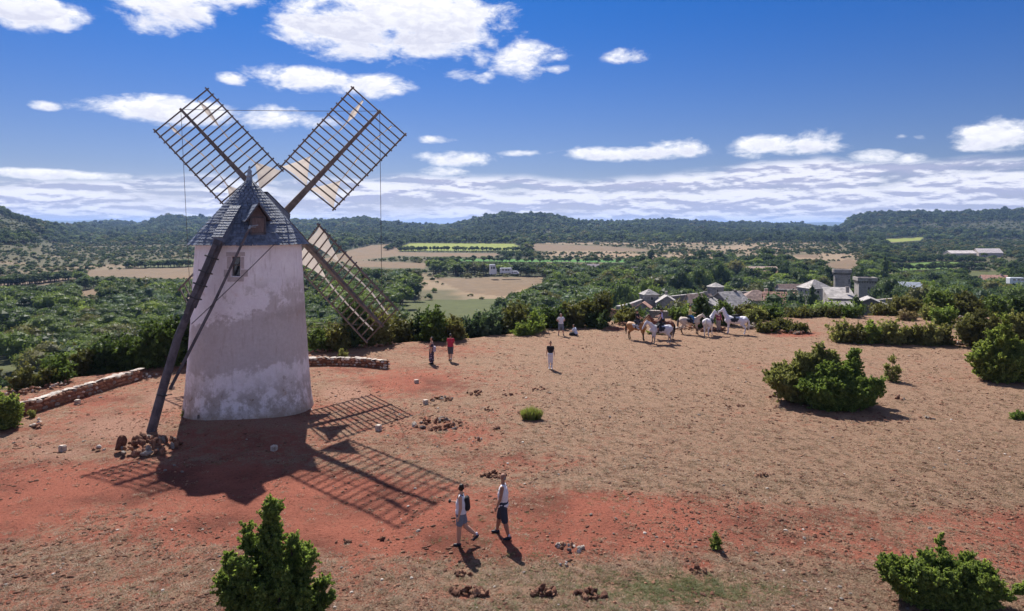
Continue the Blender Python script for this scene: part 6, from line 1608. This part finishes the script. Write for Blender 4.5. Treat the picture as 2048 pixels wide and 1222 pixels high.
# the two walkers in front
r_, hand, T = person(922, 1090, 176, 'woman in white tank top and grey shorts with black backpack, walking left', 1.68, SKIN, ((6, 4), (-16, 36)), ((-4, 16, 10), (6, 100, 8)), head_yaw=-62, build=1.12, top=(WHT, 0), bottom=GRYB, bottom_len='short', hair=DKHAIR, shoes=SHO, back=BLK)
held('camera', 'small black camera in the hand of the woman with the backpack', 'camera', tuple(hand(-1)+np.array((-.03, 0, .01))), (.07, .12, .08), BLK)
person(1006, 1073, 172, 'bald tanned man in white sleeveless shirt and navy shorts, striding left', 1.80, SKIN_T, ((-10, 6), (16, 4)), ((8, 14, 12), (-6, 16, 10)), head_yaw=-40, head_pitch=14, build=1.08, top=(WHT, 0), top_long=.06, bottom=NVY, bottom_len='knee', hair=GYHAIR, hair_kind='bald', shoes=SHO, spread=7)
# people further back
person(1101, 738, -92, 'woman in black top and white trousers walking towards the camera', 1.68, SKIN, ((3, 2), (-3, 3)), ((4, 8, 9), (-4, 8, 9)), head_pitch=15, build=.96, top=(BLK, .5), top_long=-.06, bottom=WHT, bottom_len='leg', hair=BLHAIR, hair_kind='bun', shoes=WSHO)
r_, hand, T = person(863, 728, 168, 'woman in long dark flowered dress standing sideways with a pale bag', 1.70, SKIN, ((2, 3), (-2, 3)), ((20, 50, 8), (38, 74, 8)), head_yaw=10, dress=FLO, hair=DKHAIR, hair_kind='tail', shoes=BLK, build=1.0)
X, Y, Z = gnd(863, 728); held('shoulder_bag', 'pale mauve bag hanging behind the woman in the flowered dress', 'bag', (X+.20, Y-.02, Z+.98), (.16, .28, .36), pm('pale_mauve_bag', (.40,.36,.45)))
person(901, 722, 86, 'man in raspberry red shirt and grey shorts walking away from the camera', 1.76, SKIN, ((8, 5), (-10, 26)), ((24, 96, 14), (24, 96, 14)), build=1.05, top=(RED, .5), bottom=DGY, bottom_len='knee', hair=DKHAIR, shoes=SHO, head_pitch=10)
# man among the bushes below the lip: only head and shoulders clear the leaves
X_ = at(895, 56.); person(895, 0, 60, 'person in white cap and blue shirt half hidden in the bushes', 1.76, SKIN, pos=(X_, 56., z_at(X_, 56.)), arms=((20, 70, 10), (20, 70, 10)), top=(BLU, .5), bottom=DGY, bottom_len='long', hair=DKHAIR, shoes=SHO, hat=WHT, zoff=.0)
person(1122, 671, -80, 'man in white T-shirt and blue shorts standing with hands on hips', 1.76, SKIN, ((2, 2), (-2, 2)), ((-22, 66, 46), (-22, 66, 46)), top=(WHT, .55), bottom=GRYB, bottom_len='knee', hair=GYHAIR, shoes=SHO, spread=8, build=1.05)
person(1152, 671, 150, 'person in pale top sitting on the ground with back to the camera', 1.68, SKIN, ((80, 60), (80, 60)), ((30, 60, 10), (30, 60, 10)), top=(LBL, .6), bottom=BLK, bottom_len='long', hair=DKHAIR, shoes=SHO, pose='sit', lean=18)
X, Y, Z = gnd(1143, 671.5); o = held('dark_bag', 'dark bag lying beside the seated person', 'bag', (X, Y, Z+.12), (.4, .25, .24), BLK)

def horse_mat(name, c, c2, legs, zl=.55):
    m = bpy.data.materials.new(name); m.use_nodes = True; t = NT(m.node_tree); bs = t.n['Principled BSDF']; P = t.new('ShaderNodeTexCoord').outputs['Object']
    z = t.sep(P)[2]; k = t.ss(t.m('ADD', z, t.m('MULTIPLY', t.noise(P, 3, 3, .5), .3)), zl+.35, zl-.05)
    col = t.mix(t.noise(P, 4, 4, .6), c, c2); t.put(bs.inputs['Base Color'], t.mix(k, col, legs)); bs.inputs['Roughness'].default_value = .6; bs.inputs['Specular IOR Level'].default_value = .3; return m
def horse(px, py, heading, label, coat, mane, neck_yaw=0, neck_up=1.0, head_drop=0., scale=1.0, tack=None, tackm=BLK, group='horses of the riding group', legv=(0, .05, -.03, .06)):
    X, Y, Z = gnd(px, py); root = thing('horse', (X, Y, Z), R_(heading), label, 'horse', group); s = scale
    cy, sy = math.cos(R_(neck_yaw)), math.sin(R_(neck_yaw)); N0 = np.array((.52, 0, 1.22))
    def nk(x, z): return N0+np.array((x*cy, x*sy, z))
    nu = neck_up; poll = nk(.30+.25*(1-nu)+.12, .30+.34*nu); mid = nk(.24, .24+.06*nu); muz = poll+np.array((.34*cy, .34*sy, -.34-head_drop*.18)); jaw = poll+np.array((.12*cy, .12*sy, -.14))
    B = [((-.55,0,1.12),(.0,0,1.08),.31,.32),((.0,0,1.08),(.45,0,1.13),.32,.29),((-.74,.09,1.14),(-.70,-.09,1.14),.25,.25),((-.5,0,1.25),(-.75,0,1.27),.19,.18),((.38,0,1.30),(.5,0,1.28),.15,.15),((.55,.07,1.05),(.6,-.07,1.05),.22,.22),
         (N0-np.array((.05,0,.08)), mid, .235, .165), (mid, poll-np.array((.03*cy, .03*sy, .03)), .165, .105), (poll, jaw, .10, .115), (jaw, muz, .105, .062), (muz, muz+np.array((.03*cy,.03*sy,-.05)), .065, .055)]
    for q_ in (1, -1):
        e = poll+np.array((-sy*.06*q_, cy*.06*q_, .07)); B.append((e, e+np.array((.01, 0, .13)), .034, .012))
    xs = legv
    for i, sd in enumerate((1, -1)):
        y = .15*sd; dx = xs[i]; B += [((-.66,y,1.0),(-.52+dx*.4,y*1.1,.80),.19,.125),((-.52+dx*.4,y*1.1,.8),(-.80+dx,y,.54),.115,.062),((-.80+dx,y,.54),(-.76+dx,y,.16),.052,.042),((-.76+dx,y,.16),(-.70+dx,y,.05),.046,.055)]
        dx = xs[i+2]; B += [((.50,y,.98),(.47,y*1.05,.76),.16,.105),((.47,y*1.05,.78),(.50+dx,y*.95,.46),.10,.058),((.50+dx,y*.95,.46),(.50+dx,y*.95,.15),.046,.040),((.50+dx,y*.95,.15),(.56+dx,y*.95,.05),.044,.054)]
    S_ = lambda L: [(np.array(c[0])*s, np.array(c[1])*s, c[2]*s, c[3]*s) for c in L]
    fused('body', S_(B), coat, root, .034*s)
    fused('tail', S_([((-.93,0,1.27),(-1.03,0,1.05),.055,.075),((-1.03,0,1.05),(-1.05,.01,.75),.078,.085),((-1.05,.01,.75),(-1.02,.0,.38),.08,.025)]), mane, root, .022)
    side = np.array((-sy, cy, 0)); L = []
    for f in np.linspace(0, 1, 6):
        a = N0+np.array((0,0,.16))+(poll+np.array((-.08*cy, -.08*sy, .05))-(N0+np.array((0,0,.16))))*f; L.append((a, a+side*.06-np.array((0,0,.16)), .05, .025))
    L.append((poll+np.array((.02,0,.09)), poll+np.array((.12*cy,.12*sy,-.06)), .035, .02)); fused('mane', S_(L), mane, root, .02)
    if tack:
        fused('saddle', S_([((-.18,0,1.46),(.16,0,1.42),.12,.10),((.0,.22,1.30),(.02,.33,1.02),.10,.07),((.0,-.22,1.30),(.02,-.33,1.02),.10,.07),((-.22,0,1.50),(-.24,0,1.52),.09,.08)]), tackm, root, .03)
        fused('saddle_cloth', S_([((-.25,.26,1.22),(.22,.27,1.18),.10,.10),((-.25,-.26,1.22),(.22,-.27,1.18),.10,.10),((-.25,.0,1.39),(.22,.0,1.37),.085,.085),((-.2,.31,1.06),(.2,.31,1.04),.06,.06),((-.2,-.31,1.06),(.2,-.31,1.04),.06,.06)]), tack, root, .032)
        fused('girth', S_([((.08,.31,1.05),(.08,.0,.745),.03,.03),((.08,-.31,1.05),(.08,.0,.745),.03,.03)]), BLK, root, .016)
        fused('bridle', S_([(jaw+side*.1+np.array((0,0,.08)), muz+side*.065, .014, .014),(jaw-side*.1+np.array((0,0,.08)), muz-side*.065, .014, .014),(muz+side*.07+np.array((-.05*cy,-.05*sy,.07)), muz-side*.07+np.array((-.02*cy,-.02*sy,.09)), .014, .014), (muz+side*.06, np.array((.25,.12,1.5)), .009,.009),(muz-side*.06, np.array((.25,-.12,1.5)), .009,.009)]), BLK, root, .012)
    return root, (X, Y, Z)
BUCK = horse_mat('buckskin_coat', (.40,.19,.075), (.33,.15,.06), (.035,.022,.018)); GREY = horse_mat('dapple_grey_coat', (.52,.50,.56), (.66,.64,.68), (.20,.18,.19), .5); BAY = horse_mat('bay_coat', (.20,.07,.035), (.15,.05,.028), (.025,.015,.012))
DUN = horse_mat('cream_dun_coat', (.52,.42,.34), (.62,.52,.44), (.11,.075,.055), .5); WHC = horse_mat('white_coat', (.70,.66,.68), (.78,.74,.76), (.50,.44,.42), .25); WHC2 = horse_mat('white_coat_dark_forelegs', (.70,.66,.70), (.78,.74,.78), (.58,.53,.56), .2)
MBK = pm('black_mane', (.02,.015,.012), .7); MDG = pm('dark_grey_mane', (.10,.09,.10), .7); MWH = pm('cream_mane', (.56,.47,.36), .7); MWW = pm('white_mane', (.66,.62,.60), .7)
def rider(h, heading, label, off=(-.02, 0, 0), **k):
    root, (X, Y, Z) = h; o_ = rx(np.array(off), R_(heading))
    return person(0, 0, heading, label, pose='ride', pos=(X+o_[0], Y+o_[1], Z), seat_z=1.56, group='riders on horseback', arms=((28, 48, 8), (28, 48, 8)), helmet=BLK, **k)
PADW = pm('grey_saddle_cloth', (.35,.36,.42)); PADN = pm('dark_navy_saddle_cloth', (.03,.035,.05))
h1 = horse(1275, 680, -38, 'buckskin horse with black tail facing the camera, its rider in black', BUCK, MBK, -8, .9, .3, .98, PADW)
rider(h1, -38, 'rider in black top and dark helmet on the buckskin horse', H=1.60, top=(BLK, .4), bottom=DGY, bottom_len='leg', shoes=LBL, hair=BLHAIR, hair_kind='long', head_yaw=25)
h2 = horse(1322, 677, 174, 'bay brown horse standing behind the grey horse', BAY, MBK, 10, .8, .2, 1.02, PADN)
rider(h2, 174, 'rider in lilac top and black helmet on the brown horse', H=1.72, top=(LIL, .5), bottom=BLK, bottom_len='leg', shoes=M_boot, hair=BLHAIR, hair_kind='tail')
h3 = horse(1320, 687, 186, 'grey horse with dark neck at the front of the riding group', GREY, MDG, 6, .55, .9, 1.0, PADN)
rider(h3, 186, 'rider in black vest and cap nearest the camera on the grey horse', H=1.70, top=(BLK, 0), bottom=BLK, bottom_len='leg', shoes=M_boot, hair=GYHAIR, hair_kind='short', skin=SKIN, build=1.1, head_yaw=20)
h4 = horse(1381, 668, -14, 'cream horse with dark legs carrying a rider in yellow', DUN, MDG, -30, .55, .4, .98, PADN)
rider(h4, -14, 'rider in pale yellow top and blue jeans with dark helmet', H=1.66, top=(YEL, 1.1), bottom=BLJ, bottom_len='leg', shoes=M_boot, hair=BLHAIR, head_yaw=30, build=.98)
h5 = horse(1417, 671, 62, 'white horse seen from behind with a long cream tail and no rider', WHC, MWH, -52, 1.0, -.2, 1.04, PADN)
h6 = horse(1470, 668, 155, 'white horse at the right of the group holding its head high, no rider', WHC2, MWW, 8, 1.25, -.5, 1.06, PADN)
person(1437, 663, -80, 'person in maroon shirt and grey trousers holding the white horses', 1.74, SKIN, ((2, 2), (-2, 2)), ((6, 14, 12), (20, 70, 14)), top=(MAR, .9), bottom=GRT, bottom_len='long', shoes=M_boot, hair=DKHAIR, helmet=DGY, build=1.02)
# ------------------------------------------------------------------ air
def haze():
    m = bpy.data.materials.new('pale_air'); m.use_nodes = True; nt = m.node_tree; nt.nodes.clear()
    out = nt.nodes.new('ShaderNodeOutputMaterial'); v = nt.nodes.new('ShaderNodeVolumePrincipled')
    v.inputs['Color'].default_value = (.36, .56, 1.0, 1); v.inputs['Density'].default_value = HAZE_DENSITY; v.inputs['Anisotropy'].default_value = 0.2
    nt.links.new(v.outputs[0], out.inputs['Volume'])
    mb = MB(); top = 135.; mb.box((0, 9000, (top-36)/2), (36000, 24000, top+36))
    o = mb.build('haze', m); o['kind'] = 'stuff'; o.display_type = 'WIRE'
HAZE_DENSITY = 0.00008
haze()
